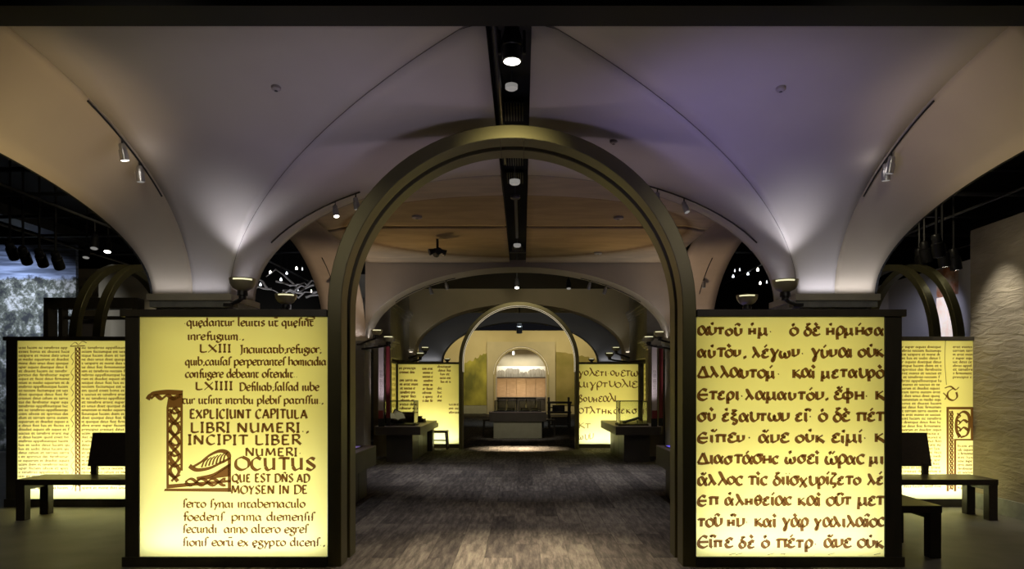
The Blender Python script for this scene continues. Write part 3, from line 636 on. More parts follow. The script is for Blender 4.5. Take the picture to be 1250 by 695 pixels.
portal((0, 17.06, 0), 1.475, 3.62, 'bronze portal arch with glowing light strips, far down the hall', depth=.36, kind='rear', w=.09)
portal((-6.62, 12.6, 0), 1.55, 3.716, 'open double-ribbed bronze arch over the left side aisle', kind='side', rz=PI/2)
portal((7.12, 12.6, 0), 1.55, 3.716, 'open double-ribbed bronze arch over the right side aisle', kind='side', rz=PI/2)
for (y, pw, spd) in ((6.1, 26, 44), (17.24, 60, 30)):
    light('AREA', 'arch_strip_light', (0, y, 3.48 if y < 10 else 3.40), pw, (1,.84,.55), (0, y, 0), 1.0, .03, spread=spd)
for s in (-1, 1):
    light('SPOT', 'side_arch_glow', (s*5.6, 10.6, 4.6), 40, (1,.85,.55), (s*6.8, 12.4, 3.7), .08, spot=110, blend=1)

# ================================================================== LIGHTBOXES
def lightbox(name, label, x0, x1, yf, depth, ztop=2.10, zbot=.082, fr=(.12,.12), cap=(.04,.04), power=60, strip=30, capz=.06, base=True, uniform=True, rz=0, origin=None):
    """x0..x1 = glowing sheet; frame widths fr left/right"""
    t = thing(name, label, 'lightbox', origin or ((x0+x1)/2, yf, 0), rz)
    cx = (x0+x1)/2; a, b = x0-cx, x1-cx; W = b-a
    if fr[0]: MB().box(a-fr[0], a, -.012, depth, .0, ztop+.0).build('frame_post', 'frame', t, bevel=.004)
    if fr[1]: MB().box(b, b+fr[1], -.012, depth, .0, ztop+.0).build('frame_post', 'frame', t, bevel=.004)
    MB().box(a-fr[0]-cap[0], b+fr[1]+cap[1], -.03, depth+.02, ztop, ztop+capz).build('cap', 'frame', t, bevel=.004)
    MB().box(a-fr[0]-cap[0]*.6, b+fr[1]+cap[1]*.6, -.025, depth+.01, 0, zbot).build('plinth', 'frame', t, bevel=.004)
    MB().box(a, b, depth-.02, depth, zbot, ztop).box(a, b, .0, depth, ztop-.004, ztop-.001).build('back_panel', 'lightbox_white', t)
    sh = MB().add([(a,0,zbot),(b,0,zbot),(b,0,ztop),(a,0,ztop)], [(0,1,2,3)]).build('parchment_sheet', 'sheet', t)
    # lamps inside the box
    ld = bpy.data.lights.new('backlight', 'AREA'); ld.shape = 'RECTANGLE'; ld.size = W*.98; ld.size_y = (ztop-zbot)*.96; ld.energy = power*.19; ld.color = (1,.96,.50)
    lo = bpy.data.objects.new('backlight', ld); COL.objects.link(lo); lo.parent = t; lo.location = (0, min(.22, depth-.03), (ztop+zbot)/2); lo.rotation_euler = (PI/2, 0, PI) 
    lo.rotation_euler = Vector((0,-1,0)).to_track_quat('-Z','Y').to_euler()
    ld2 = bpy.data.lights.new('backlight_strip', 'AREA'); ld2.shape = 'RECTANGLE'; ld2.size = W*.96; ld2.size_y = .06; ld2.energy = strip*.22; ld2.color = (.62,.74,1)
    l2 = bpy.data.objects.new('backlight_strip', ld2); COL.objects.link(l2); l2.parent = t; l2.location = (0, min(.2, depth-.04), zbot+.03)
    l2.rotation_euler = Vector((0,-.28,1)).to_track_quat('-Z','Y').to_euler()
    ld3 = bpy.data.lights.new('backlight_lower', 'AREA'); ld3.shape = 'RECTANGLE'; ld3.size = W*.96; ld3.size_y = (ztop-zbot)*.36; ld3.energy = power*.11; ld3.color = (.95,.95,.72)
    l3 = bpy.data.objects.new('backlight_lower', ld3); COL.objects.link(l3); l3.parent = t; l3.location = (0, min(.33, depth-.025), zbot+(ztop-zbot)*.24); l3.rotation_euler = lo.rotation_euler
    return t, sh, a, b
sc = 145.3
def PX(p, D=5.85): return (p-638)*D/F+CX
def PZ(p, D=5.85): return CZ+(474-p)*D/F
# ---- front left
t, sh, a, b = lightbox('lightbox', 'large glowing Latin manuscript panel left of the front arch', PX(170), PX(399.2), 5.86, .42, fr=(.12,.0), cap=(.035,.0), power=34, strip=40)
cxl = (PX(170)+PX(399.5))/2
lines = [(388,372,384,5.5,"g"),
 (398,224,382,6.2,"\u00b7qu\u0119dantur leuitis ut\u0304 qu\u0119\u017fint"), (415,229,297,6.2,"inrefugium.,"), (430,243,282,6.6,"LXIII"), (431,293,392,6.2,"Jnciuitatib;refugior;"),
 (446,226,398,6.2,"quib;cau\u017fa\u017f perpetrante\u017f homicidia"), (461,226,363,6.2,"confugere debeant o\u017ftendit.."), (476,238,284,6.8,"LXIIII"), (477,292,389,6.2,"Defiliab;\u017fal\u017fad iube"),
 (493,222,394,6.0,"tur ut\u017fint intribu plebi\u017f patri\u017f\u017fui.,"), (511,231,375,7.6,"EXPLICIUNT CAPITULA"), (528,232,376,8.2,"LIBRI NUMERI.,"),
 (543,229,367,8.2,"INCIPIT LIBER"), (557,299,368,6.8,"NUMERI\u00b7"), (574,286,385,10.8,"OCUTUS"), (589,283,378,7.0,"QUE EST DN\u0303S AD"), (603,282,375,7.0,"MOYSEN IN DE"),
 (620,223,372,6.4,"\u017ferto \u017fynai intabernaculo"), (636,223,383,6.4,"foederi\u017f. prima diemen\u017fi\u017f"), (651,223,375,6.4,"\u017fecundi. anno altero egre\u017f"), (667,223,396,6.4,"\u017fioni\u017f eoru\u0304 ex \u0119gypto dicen\u017f.,")]
caps = (7.6,8.2,6.8,10.8,7.0,6.6)
for (yb, xa, xb, xh, tx) in lines:
    up = tx.upper() == tx
    V, Fc = write(tx, PX(xa)-cxl, PX(xb)-cxl, PZ(yb), (xh if not up else xh/1.05)/sc, W=.31 if up else .27, tmin=.12, sub=4)
    print_on(V, Fc, 'text_line', 'ink', sh, 0)
# decorated initial L (bands, interlace, leaf)
V, Fc = [], []
q = lambda px, py: (PX(px)-cxl, PZ(py))
def st(pts, W=2.2, tm=1.2, sub=6):
    P = parse(' '.join(f'{x},{-y}' for x, y in pts), sub)[0]; P = [(PX(x)-cxl, PZ(-y)) for x, y in P]
    ribbon(V, Fc, P, W/sc, tm/sc)
def poly(pts):
    kk = len(V); V.extend(q(*p) for p in pts); Fc.append(tuple(range(kk, kk+len(pts))))
poly([(203,498),(206,498),(206,592),(203,592)]); poly([(220,498),(223,498),(223,575),(220,575)])
poly([(203,592),(282,586),(282,589),(203,597)]); poly([(201,597),(282,596),(282,601),(200,600)]); poly([(278,560),(282,558),(282,601),(278,601)])
for ph in (0, PI):
    st([(213+5.5*math.sin(ph+i*.55), 498+i*3.0) for i in range(31)], 2.6, 2.2, 2)
    st([(226+i*2.6, 589+4.0*math.sin(ph+i*.6)) for i in range(20)], 2.2, 2.0, 2)
for i in range(7): st([(206,500+i*13),(213,505+i*13),(220,502+i*13)], 2.4, 1.6, 3)
st([(180,488),(184,482),(192,480),(204,479),(223,480)], 4.5, 3.5); st([(184,487),(190,483),(197,487),(204,483),(212,487),(220,484)], 3, 2.4)
poly([(205,486),(223,480),(223,498),(203,498)])
st([(231,569),(240,574),(255,572),(268,566),(279,560),(277,553),(268,551),(256,556),(246,564),(236,570)], 3.2, 2.6)
for i in range(7): st([(246+i*4.4,571-i*1.0),(249+i*4.2,564-i*1.2),(254+i*4.0,560-i*1.3)], 1.6, 1.2, 3)
st([(240,585),(258,581),(272,573),(281,567)], 4.0, 3.0); poly([(262,580),(281,566),(281,582),(250,586)])
print_on(V, Fc, 'ornate_initial', 'ink', sh, 0, eps=.006)['label'] = 'large knotwork initial letter L in brown ink'
# ---- front right
t, sh, a, b = lightbox('lightbox', 'large glowing Greek manuscript panel right of the front arch', PX(850.5), PX(1080), 5.86, .42, fr=(.0,.145), cap=(.0,.03), power=34, strip=40)
cxr = (PX(850.5)+PX(1080))/2
gl = ["\u03b1\u1f50\u03c4\u03bf\u1fe6 \u1f21\u03bc\u00b7   \u1f41 \u03b4\u1f72 \u1f20\u03c1\u03bc\u03ae\u03c3\u03b1", "\u03b1\u1f50\u03c4\u1f78\u03bd, \u03bb\u03ad\u03b3\u03c9\u03bd\u00b7 \u03b3\u03cd\u03bd\u03b1\u03b9 \u03bf\u1f50\u03ba", "\u0394\u03bb\u03bb\u03b1\u03c5\u03c4\u03bf\u03bc\u0301\u00b7  \u03ba\u03b1\u1f76 \u03bc\u03b5\u03c4\u03b1\u03c5\u03c1\u1f78",
 "\u0395\u03c4\u03b5\u03c1\u03b9\u00b7\u03bb\u03b1\u03bc\u03b1\u03c5\u03c4\u03cc\u03bd, \u1f14\u03c6\u03b7\u00b7 \u03ba", "\u03c3\u1f7a \u1f10\u03be\u03b1\u03c5\u03c4\u03c9\u03bd \u03b5\u1f36\u00b7 \u1f41 \u03b4\u1f72 \u03c0\u03ad\u03c4", "\u0395\u1f34\u03c0\u03b5\u03bd\u00b7 \u1f04\u03bd\u03b5 \u03bf\u1f50\u03ba \u03b5\u1f30\u03bc\u03af\u00b7 \u03ba",
 "\u0394\u03b9\u03b1\u03c3\u03c4\u03ac\u03c3\u03b7\u03c2 \u1f61\u03c3\u03b5\u1f76 \u1f65\u03c1\u03b1\u03c2 \u03bc\u03b9", "\u1f04\u03bb\u03bb\u03bf\u03c2 \u03c4\u1f76\u03c2 \u03b4\u03b9\u03ca\u03c3\u03c7\u03c5\u03c1\u03af\u03b6\u03b5\u03c4\u03bf \u03bb\u03ad", "\u0395\u03c0\u1fbd \u1f00\u03bb\u03b7\u03b8\u03b5\u03af\u03b1\u03c2 \u03ba\u03b1\u1f76 \u03bf\u1f57\u03c4 \u03bc\u03b5\u03c4",
 "\u03c4\u03bf\u1fe6 \u1f26\u03bd\u00b7 \u03ba\u03b1\u1f76 \u03b3\u1f70\u03c1 \u03b3\u03b1\u03bb\u03b9\u03bb\u03b1\u1fd6\u03bf\u03c2", "\u0395\u1f36\u03c0\u03b5 \u03b4\u1f72 \u1f41 \u03c0\u03ad\u03c4\u03c1\u00b7 \u1f04\u03bd\u03b5 \u03bf\u1f50\u03ba"]
gy = [409,436,461,488,514,540,566,592,617,643,669]
for i, tx in enumerate(gl):
    tx = tx.replace('\u1fbd', '')
    V, Fc = write(tx, PX(852)-cxr, PX(1079)-cxr, PZ(gy[i]), (9.6 if i else 9.2)/sc, W=.29, tmin=.17, sub=5, jit=.07)
    print_on(V, Fc, 'text_line', 'ink', sh, 0)
V, Fc = write("\u0301 \u00b7 \u0301\u0301 \u00b7 \u0301 \u0313 \u03bf \u0301 \u03b5 \u0301", PX(856)-cxr, PX(1076)-cxr, PZ(684), 5/sc)
V = [(x, max(z, .088)) for x, z in V]; print_on(V, Fc, 'text_line', 'ink', sh, 0)

# ---- side lightboxes with dense script
LAT = "in principio creauit deus celum et terram terra autem erat inanis et uacua et tenebre erant super faciem abissi et spiritus dei ferebatur super aquas dixitque deus fiat lux et facta est lux et uidit deus lucem quod esset bona et diuisit lucem ac tenebras appellauitque lucem diem et tenebras noctem factumque est uespere et mane dies unus dixit quoque deus fiat firmamentum in medio aquarum et diuidat aquas ab aquis et fecit deus firmamentum ".replace('s ', '\u017f ', 0)
def dense(sh, x0, x1, z1, z0, pitch, xh, seed, W=.3, chars=30, gap=None):
    random.seed(seed); V, Fc = [], []; z = z1; i = 0
    while z > z0:
        st_ = random.randrange(0, len(LAT)-chars-2); tx = LAT[st_:st_+chars].strip(); ends = random.uniform(0, .05)
        if not (gap and gap(z)): write(tx, x0, x1-ends*(x1-x0), z, xh, W=W, tmin=.16, sub=1, V=V, Fc=Fc)
        z -= pitch; i += 1
    return print_on(V, Fc, 'text_column', 'ink', sh, 0)
D9 = 8.8
X = lambda p: PX(p, D9); Z = lambda p: PZ(p, D9)
t, sh, a, b = lightbox('lightbox', 'glowing two-column manuscript panel in the left aisle, behind a bench', X(21.5), X(172), D9, .3, ztop=2.10, zbot=.10, fr=(.14,.14), cap=(.03,.03), power=38, strip=40, capz=.05)
c0 = (X(21.5)+X(172))/2
dense(sh, X(23)-c0, X(85)-c0, Z(426), .2, 4.75*D9/F, 1.9*D9/F, 11, chars=27)
dense(sh, X(100)-c0, X(168)-c0, Z(426), .2, 4.75*D9/F, 1.9*D9/F, 12, chars=29)
V, Fc = [], []
def stD(pts, W, tm, sub=3, c=0):
    P = parse(' '.join(f'{x},{-y}' for x, y in pts), sub)[0]; ribbon(V, Fc, [(X(x)-c, Z(-y)) for x, y in P], W*D9/F, tm*D9/F)
stD([(92.5,424),(92.5,600)], .9, .7, 1, c0); stD([(98,424),(98,600)], .9, .7, 1, c0); stD([(86,423),(104,422.5)], .9, .7, 1, c0)
stD([(95.2+2.0*math.sin(i*1.2), 424+i*2.0) for i in range(86)], .9, .8, 1, c0); stD([(95.2-2.0*math.sin(i*1.2), 424+i*2.0) for i in range(86)], .9, .8, 1, c0)
for i in range(9): stD([(91,430+i*19),(87,436+i*19),(90,441+i*19),(88,446+i*19)], .4, .4, 3, c0)
stD([(86,423),(92,418),(96,421),(101,417),(106,419)], .5, .4, 3, c0)
print_on(V, Fc, 'ornate_border', 'ink', sh, 0, eps=.006)['label'] = 'tall knotwork bar between the text columns'
t, sh, a, b = lightbox('lightbox', 'glowing manuscript panel with boxed initial in the right aisle, against the stone wall', X(1090), X(1188), D9, .3, ztop=2.10, zbot=.10, fr=(.14,.0), cap=(.03,.0), power=30, strip=34, capz=.05)
c1 = (X(1090)+X(1188))/2
dense(sh, X(1091)-c1, X(1149)-c1, Z(425), .2, 4.6*D9/F, 1.9*D9/F, 13, chars=26)
dense(sh, X(1163)-c1, X(1187)-c1, Z(425), 1.6, 4.6*D9/F, 1.9*D9/F, 14, chars=11, gap=lambda z: Z(488) < z < Z(472))
dense(sh, X(1169)-c1, X(1187)-c1, Z(546), .2, 4.6*D9/F, 1.9*D9/F, 15, chars=9)
V, Fc = [], []
def pD(pts):
    kk = len(V); V.extend((X(x)-c1, Z(y)) for x, y in pts); Fc.append(tuple(range(kk, kk+len(pts))))
for (x0_,y0_,x1_,y1_) in ((1155,497,1187.5,500),(1155,500,1158,600),(1184.5,500,1187.5,536),(1164,536,1187.5,538),(1164,538,1167,600)): pD([(x0_,y0_),(x1_,y0_),(x1_,y1_),(x0_,y1_)])
for ph in (0, 2.1, 4.2): stD([(1161+1.9*math.sin(ph+i*.8), 502+i*2) for i in range(49)], .9, 1.0, 1, c1)
stD([(1171,534),(1167,524),(1168,510),(1175,503),(1182,507),(1183,520),(1180,531),(1172,534)], 2.4, 1.6, 4, c1)
stD([(1171,517),(1176,513),(1181,516)], 2, 1.4, 3, c1); stD([(1171,527),(1176,522),(1182,526)], 2, 1.4, 3, c1)
for i in range(4): stD([(1168,505+i*8),(1172,508+i*8),(1169,511+i*8)], 1.2, 1.0, 3, c1)
stD([(1153,474),(1160,472),(1166,476),(1170,473)], 1.2, .9, 4, c1); stD([(1164,474),(1157,479),(1157,486),(1163,489),(1168,485),(1167,479)], 1.6, 1.0, 4, c1); stD([(1151,480),(1155,484),(1153,488)], .8, .6, 3, c1)
stD([(1154,414),(1153,440),(1155,470)], .3, .4, 3, c1)
print_on(V, Fc, 'ornate_initial', 'ink', sh, 0, eps=.006)['label'] = 'boxed knotwork initial in brown ink'
# ---- rear lightboxes
D17 = 17.45
X7 = lambda p: PX(p, D17); Z7 = lambda p: PZ(p, D17)
random.seed(21)
t, sh, a, b = lightbox('lightbox', 'rear glowing panel with small handwritten lines, left of the far arch', X7(486), X7(562), D17, .25, ztop=2.10, zbot=.10, fr=(.06,.03), cap=(.0,.0), power=28, strip=36, capz=.05)
c2 = (X7(486)+X7(562))/2; V, Fc = [], []
for i in range(14):
    yb = 451+i*4.9
    write(LAT[i*13:i*13+11], X7(487+random.random()*2)-c2, X7(510-random.random()*4)-c2, Z7(yb), 2.0*D17/F, W=.3, tmin=.2, sub=2, V=V, Fc=Fc) if i < 13 and i != 2 else None
    write(LAT[i*9+50:i*9+58], X7(514+random.random()*3)-c2, X7(528)-c2, Z7(yb+.5), 1.9*D17/F, W=.3, tmin=.2, sub=2, V=V, Fc=Fc) if i < 9 else None
    if i < 5: write(LAT[i*9+150:i*9+158], X7(534+i)-c2, X7(550)-c2, Z7(449+i*4.6), 1.8*D17/F, W=.3, tmin=.2, sub=2, V=V, Fc=Fc)
    elif i < 9: write(LAT[i*9+150:i*9+153], X7(534)-c2, X7(539)-c2, Z7(yb), 1.8*D17/F, W=.3, tmin=.2, sub=2, V=V, Fc=Fc)
    elif i < 12: write(LAT[i*9+150:i*9+155], X7(548)-c2, X7(560)-c2, Z7(yb), 1.8*D17/F, W=.3, tmin=.2, sub=2, V=V, Fc=Fc)
print_on(V, Fc, 'text_lines', 'ink', sh, 0)
t, sh, a, b = lightbox('lightbox', 'rear glowing panel with large cursive Greek script, right of the far arch', X7(704), X7(779), D17, .25, ztop=2.10, zbot=.10, fr=(.03,.06), cap=(.0,.0), power=28, strip=36, capz=.05)
c3 = (X7(704)+X7(779))/2
for (yb, xa, xb, tx) in ((459,706,778,"\u03b3\u03bf\u03bb\u03b5\u03c4\u03b9\u00b7\u03bf\u03c5\u03b5\u03c4\u03c9"), (473,706,777,"\u03bc\u03b9\u03b3\u03c1\u03c4\u03c5\u03bf\u03bb\u03b9\u03b5"), (491,706,752,"\u03b2\u03bf\u03c5\u03b7\u03b5\u03b1\u03bb\u03b9"), (505,706,778,"\u03bf\u03c4\u03bb\u03c4\u03b7\u03ba\u03c6\u03b5\u03ba\u03c3"), (523,706,721,"\u03ba\u03c4"), (537,706,724,"\u03c9\u03c5\u03bd")):
    V, Fc = write(tx, X7(xa)-c3, X7(xb)-c3, Z7(yb), 6.2*D17/F, W=.16, tmin=.10, sub=4, jit=.12)
    print_on(V, Fc, 'text_line', 'ink_soft' if yb > 520 else 'ink', sh, 0)
# returns of the rear lightboxes (facing the nave)
def side_box(s, label, xw, y0, y1):
    t, sh, a, b = lightbox('lightbox', label, 0, y1-y0, 0, .2, ztop=2.10, zbot=.1, fr=(.03,.03), cap=(0,0), power=18, strip=20, capz=.05, rz=s*-PI/2, origin=(xw, (y0+y1)/2, 0))
    V, Fc = [], []
    for i in range(11): write(LAT[i*17:i*17+20], a+.08, b-.08, 1.95-i*.13, .055, W=.25, tmin=.15, sub=2, V=V, Fc=Fc)
    print_on(V, Fc, 'text_lines', 'ink_soft', sh, 0)
side_box(-1, 'narrow glowing return panel at the left rear corner', -3.06, 15.75, 17.30)
side_box(1, 'narrow glowing return panel at the right rear corner', 3.10, 15.75, 17.30)
for s in (-1, 1):
    t, sh, a, b = lightbox('lightbox', 'glowing script panel behind the ' + ('left' if s < 0 else 'right') + ' pier, partly hidden by the front arch', s*3.62-.28, s*3.62+.28, 14.6, .2, ztop=2.10, zbot=.10, fr=(.16,.16), cap=(0,0), power=10, strip=12, capz=.05)
    V, Fc = [], []
    random.seed(31+s)
    for i in range(7): write("\u03c6\u03c1\u03ba"[:2+i%2], -.22+random.random()*.1, .22, 1.9-i*.2, .07, W=.2, tmin=.1, sub=3, V=V, Fc=Fc)
    print_on(V, Fc, 'text_lines', 'ink_soft', sh, 0)
# ================================================================== DISPLAY TABLES
def display_table(s, label, y0, y1, y0b, xin=1.93, xb=2.15, zt=.74, th=.17, xout=3.9, grp=None, shape=True):
    t = thing('display_table', label, 'display table', (s*xin, y0, 0), 0, grp)
    def b(x0, x1): return tuple(sorted((s*(x0-xin), s*(x1-xin))))
    a, c = b(xin, xout)
    MB().box(a, c, 0, y1-y0, zt-th, zt-.012).build('slab', 'case_dark', t, bevel=.006)
    MB().box(a, c, 0, y1-y0, zt-.012, zt).build('top', 'case_top', t, bevel=.002)
    a, c = b(xb, xout-.15)
    MB().box(a, c, y0b-y0, y1-y0-.05, 0, zt-th).build('pedestal', 'case_dark', t, bevel=.006)
    MB().box(a+.02, c-.02, y0b-y0+.01, y1-y0-.06, 0, .04).build('toe_strip', 'black_metal', t)
    # panel joints of the pedestal
    e = s*(xb-xin)
    for q in (.35, .7):
        yy = (y0b-y0)+(y1-y0b)*q; MB().box(e-.003, e+.003, yy-.004, yy+.004, .04, zt-th).build('panel_joint', 'black', t)
    return t
TL = display_table(-1, 'dark display table left of the aisle carrying the glass case with open book', 13.75, 16.4, 14.15, xout=2.83)
TR = display_table(1, 'dark display table right of the aisle carrying the glass case', 13.75, 16.4, 14.15, xout=2.83)
TL2 = display_table(-1, 'nearer dark display table on the left, mostly behind the front arch', 7.75, 9.75, 7.95, xin=1.96, xb=2.08, zt=.70, th=.27, xout=2.95)
TR2 = display_table(1, 'nearer dark display table with blue screen, right behind the front arch', 7.75, 9.75, 7.95, xin=1.96, xb=2.08, zt=.70, th=.27, xout=2.95)
def screen(name, x0, x1, y0, y1, z, m, label, par=None):
    t = thing(name, label, 'screen', ((x0+x1)/2, (y0+y1)/2, z))
    w, d = (x1-x0)/2, (y1-y0)/2
    MB().box(-w-.02, w+.02, -d-.02, d+.02, 0, .012).build('bezel', 'black_metal', t)
    MB().box(-w, w, -d, d, .012, .015).build('display', m, t); return t
screen('table_screen', -2.55, -2.1, 8.3, 9.4, .70, 'dim_screen', 'flat dim violet screen in the nearer left table')
screen('table_screen', 2.05, 2.6, 8.3, 9.5, .70, 'blue_screen', 'flat bright blue screen in the nearer right table')
light('AREA', 'screen_glow', (2.3, 9.0, .74), 1.5, (.2,.2,1), (2.3, 9.0, 2), .4, .8)
# glass cases
def glass_case(loc, w, d, h, label):
    t = thing('glass_case', label, 'display case', loc)
    r = .012
    MB().box(-w/2-.02, w/2+.02, -.02, d+.02, 0, .03).build('base', 'black_metal', t, bevel=.003)
    for x in (-w/2, w/2-r):
        for y in (0, d-r): MB().box(x, x+r, y, y+r, .03, h).build('edge_post', 'black_metal', t)
    mb = MB().box(-w/2, w/2, 0, r, h-r, h).box(-w/2, w/2, d-r, d, h-r, h).box(-w/2, -w/2+r, 0, d, h-r, h).box(w/2-r, w/2, 0, d, h-r, h)
    mb.build('top_frame', 'black_metal', t)
    g = .004
    for q, (a, b, c, e) in enumerate(((-w/2+r, w/2-r, .004, .008), (-w/2+r, w/2-r, d-.008, d-.004))): MB().box(a, b, c, e, .03, h-r).build('glass_pane', 'glass', t)
    for x in (-w/2+.004, w/2-.008): MB().box(x, x+.004, r, d-r, .03, h-r).build('glass_pane', 'glass', t)
    MB().box(-w/2+r, w/2-r, r, d-r, h-.008, h-.004).build('glass_pane', 'glass', t)
    return t
glass_case((PX(488,14.1), 14.05, .74), .60, .55, .50, 'glass case with open dark book, on the left display table')
glass_case((PX(773,14.1), 14.05, .74), .56, .55, .50, 'glass case with thin slanted tablet, on the right display table')
light('SPOT', 'case_light', (PX(488,14.1), 14.3, 3.2), 60, (1,.95,.85), (PX(488,14.1), 14.35, .7), .03, spot=40, blend=.8)
light('SPOT', 'case_light', (PX(773,14.1), 14.3, 3.2), 60, (1,.95,.85), (PX(773,14.1), 14.35, .7), .03, spot=40, blend=.8)
# open book on cradle
def open_book(loc, rz, tilt, label, sc_=1):
    t = thing('open_book', label, 'book', loc, rz)
    mb = MB().prism([(-.15,.0),(.15,.0),(.15,.012),(0,.05),(-.15,.012)], 0, .2); mb.build('cradle', 'black_metal', t)
    for s in (-1, 1):
        c = MB(); c.add([(0,0,.03),(s*.17,0,.07),(s*.17,.24,.19),(0,.24,.15),(0,0,.037),(s*.17,0,.077),(s*.17,.24,.197),(0,.24,.157)], [(0,1,2,3),(4,5,6,7),(0,1,5,4),(1,2,6,5),(2,3,7,6),(3,0,4,7)]); c.build('cover', 'book', t)
        c = MB(); rows = []
        for j in range(2):
            yy, zz = (.01, 0) if j == 0 else (.23, .11)
            rows.append([(s*(.16*i/6), yy, .045+zz+.035*math.sin(PI*min(i/4,1)*.5+.3)*(1-i/9)+.04*i/6) for i in range(7)])
        c.grid(rows).build('page_block', 'page', t, solid=.02)
    MB().box(-.15,.15,.17,.2,0,.1).build('cradle_back', 'black_metal', t)
    return t
bk = open_book((PX(487,14.3), 14.2, .775), .5, 0, 'dark open book on cradle inside the left glass case')
# slanted frames in the left case: dark book leaning
t = thing('codex', 'dark rectangular codex leaning inside the left glass case', 'book', (PX(481,14.4), 14.42, .775), .2)
mb = MB().box(-.13,.13,0,.025,0,.19); o = mb.build('cover', 'book', t, bevel=.004); o.rotation_euler = (-.35,.45,0); o.location=(0.05,0,.08)
o2 = MB().box(-.105,.105,-.004,.0,.025,.165).build('page_block', 'page', t); o2.rotation_euler = (-.35,.45,0); o2.location=(0.05,-.001,.08)
t = thing('tablet_rest', 'thin slanted tablet on a rest inside the right glass case', 'tablet', (PX(771,14.3), 14.25, .77))
o = MB().box(-.18,.18,0,.14,.0,.014).build('slab', 'black_metal', t); o.rotation_euler = (.2,-.28,0); o.location = (0,0,.05)
for x in (-.12, .12): MB().box(x-.008, x+.008, .03, .11, 0, .05+x*.28-.01 if .05+x*.28-.01 > .015 else .02).build('rest', 'black_metal', t)
# nearest left case with ring
glass_case((-2.62, 8.0+5.2, .74), .3, .3, .5, 'narrow glass case with a ring, at the left edge behind the front arch') if 0 else None
# books stacked on the table behind the case
yb = 15.5
for i, (w, h, x) in enumerate(((.62,.07,-2.42),(.46,.06,-2.40),(.32,.09,-2.45))):
    t = thing('book', ['wide dark volume at the bottom of the stack on the left table', 'dark volume in the middle of the stack on the left table', 'small thick volume on top of the stack on the left table'][i], 'book', (x, yb, .74+[0,.07,.13][i]), .1*(i-1), 'stacked volumes on the left table')
    MB().box(-w/2, w/2, 0, .26, 0, .008).box(-w/2, w/2, 0, .26, h-.008, h).box(-w/2, w/2, 0, .01, 0, h).build('cover', 'book', t, bevel=.002)
    MB().box(-w/2+.01, w/2-.01, .012, .25, .008, h-.008).build('page_block', 'page', t)
# reading shelf behind left table
t = thing('reading_shelf', 'dark shelf projecting toward the aisle behind the left display table', 'shelf', (-2.25, 16.42, 0))
MB().box(-.45, .3, 0, .45, .56, .66).build('board', 'case_dark', t, bevel=.004); MB().box(.02, .2, .1, .4, 0, .56).build('bracket', 'case_dark', t)
# vertical banner panels
def banner(s, x, y, w, m, label, tt, z0=.90, z1=2.33):
    t = thing('banner', label, 'banner', (x, y, z0))
    MB().box(-w/2, w/2, 0, .03, 0, z1-z0).build('board', m, t, bevel=.003)
    MB().box(-w/2-.008, w/2+.008, .03, .05, -.16, z1-z0+.02).build('backing', 'black_metal', t)
    if tt:
        V, Fc = [], []
        for i in range(2): 
            v, f = write(tt, 0, .5, i*.032-.02, .014, W=.3, tmin=.15, sub=2)
            kk = len(V); V += [(a_[1]*1.0, .95-a_[0]) for a_ in v]; Fc += [tuple(q+kk for q in g_) for g_ in f]
        print_on(V, Fc, 'text_lines', 'seam', t, 0, eps=.001)
    if m == 'banner_white':
        MB().box(-w/2, w/2, -.002, 0, 0, .16).build('red_foot', 'banner_red', t)
    return t
banner(-1, PX(465,13.7), 13.70, .10, 'banner_white', 'tall pale vertical text banner beside the left pier', 'ordo temporum')
banner(-1, PX(473.5,13.9), 13.9, .07, 'banner_red', 'tall dark red vertical banner next to the pale one on the left', None)
banner(1, PX(799,13.7), 13.70, .10, 'banner_white', 'tall pale vertical text banner beside the right pier', 'ordo temporum')
banner(1, PX(807,13.9), 13.9, .07, 'banner_red', 'tall dark red vertical banner next to the pale one on the right', None)
light('SPOT', 'banner_light', (PX(470,12.6), 13.2, .95), 26, (1,.85,.9), (PX(465,13.7), 13.7, 1.8), .03, spot=60, blend=1)
light('SPOT', 'banner_light', (PX(794,12.6), 13.2, .95), 26, (1,.9,.9), (PX(799,13.7), 13.7, 1.8), .03, spot=60, blend=1)
# ---------------------------------------------------------------- stools
def stool(label, loc, w=.42, d=.34, h=.46, grp=None, rz=0):
    t = thing('stool', label, 'stool', loc, rz, grp)
    MB().box(-w/2, w/2, -d/2, d/2, h-.055, h).build('seat', 'wood_dark', t, bevel=.008)
    for sx in (-1, 1):
        for sy in (-1, 1):
            x, y = sx*(w/2-.035), sy*(d/2-.035); ox = sx*.025
            mb = MB().add([(x+ox-.022,y-.022,0),(x+ox+.022,y-.022,0),(x+ox+.022,y+.022,0),(x+ox-.022,y+.022,0),(x-.025,y-.025,h-.055),(x+.025,y-.025,h-.055),(x+.025,y+.025,h-.055),(x-.025,y+.025,h-.055)],
               [(0,3,2,1),(4,5,6,7),(0,1,5,4),(1,2,6,5),(2,3,7,6),(3,0,4,7)]); mb.build('leg', 'wood_dark', t)
    MB().box(-w/2+.05, w/2-.05, -.012, .012, .2, .23).build('stretcher', 'wood_dark', t)
    return t
M['stool_wood'] = M['wood_dark']
stool('small dark wooden stool by the left display table, before the rear lightbox', (PX(536.5,17.1), 17.1, 0))
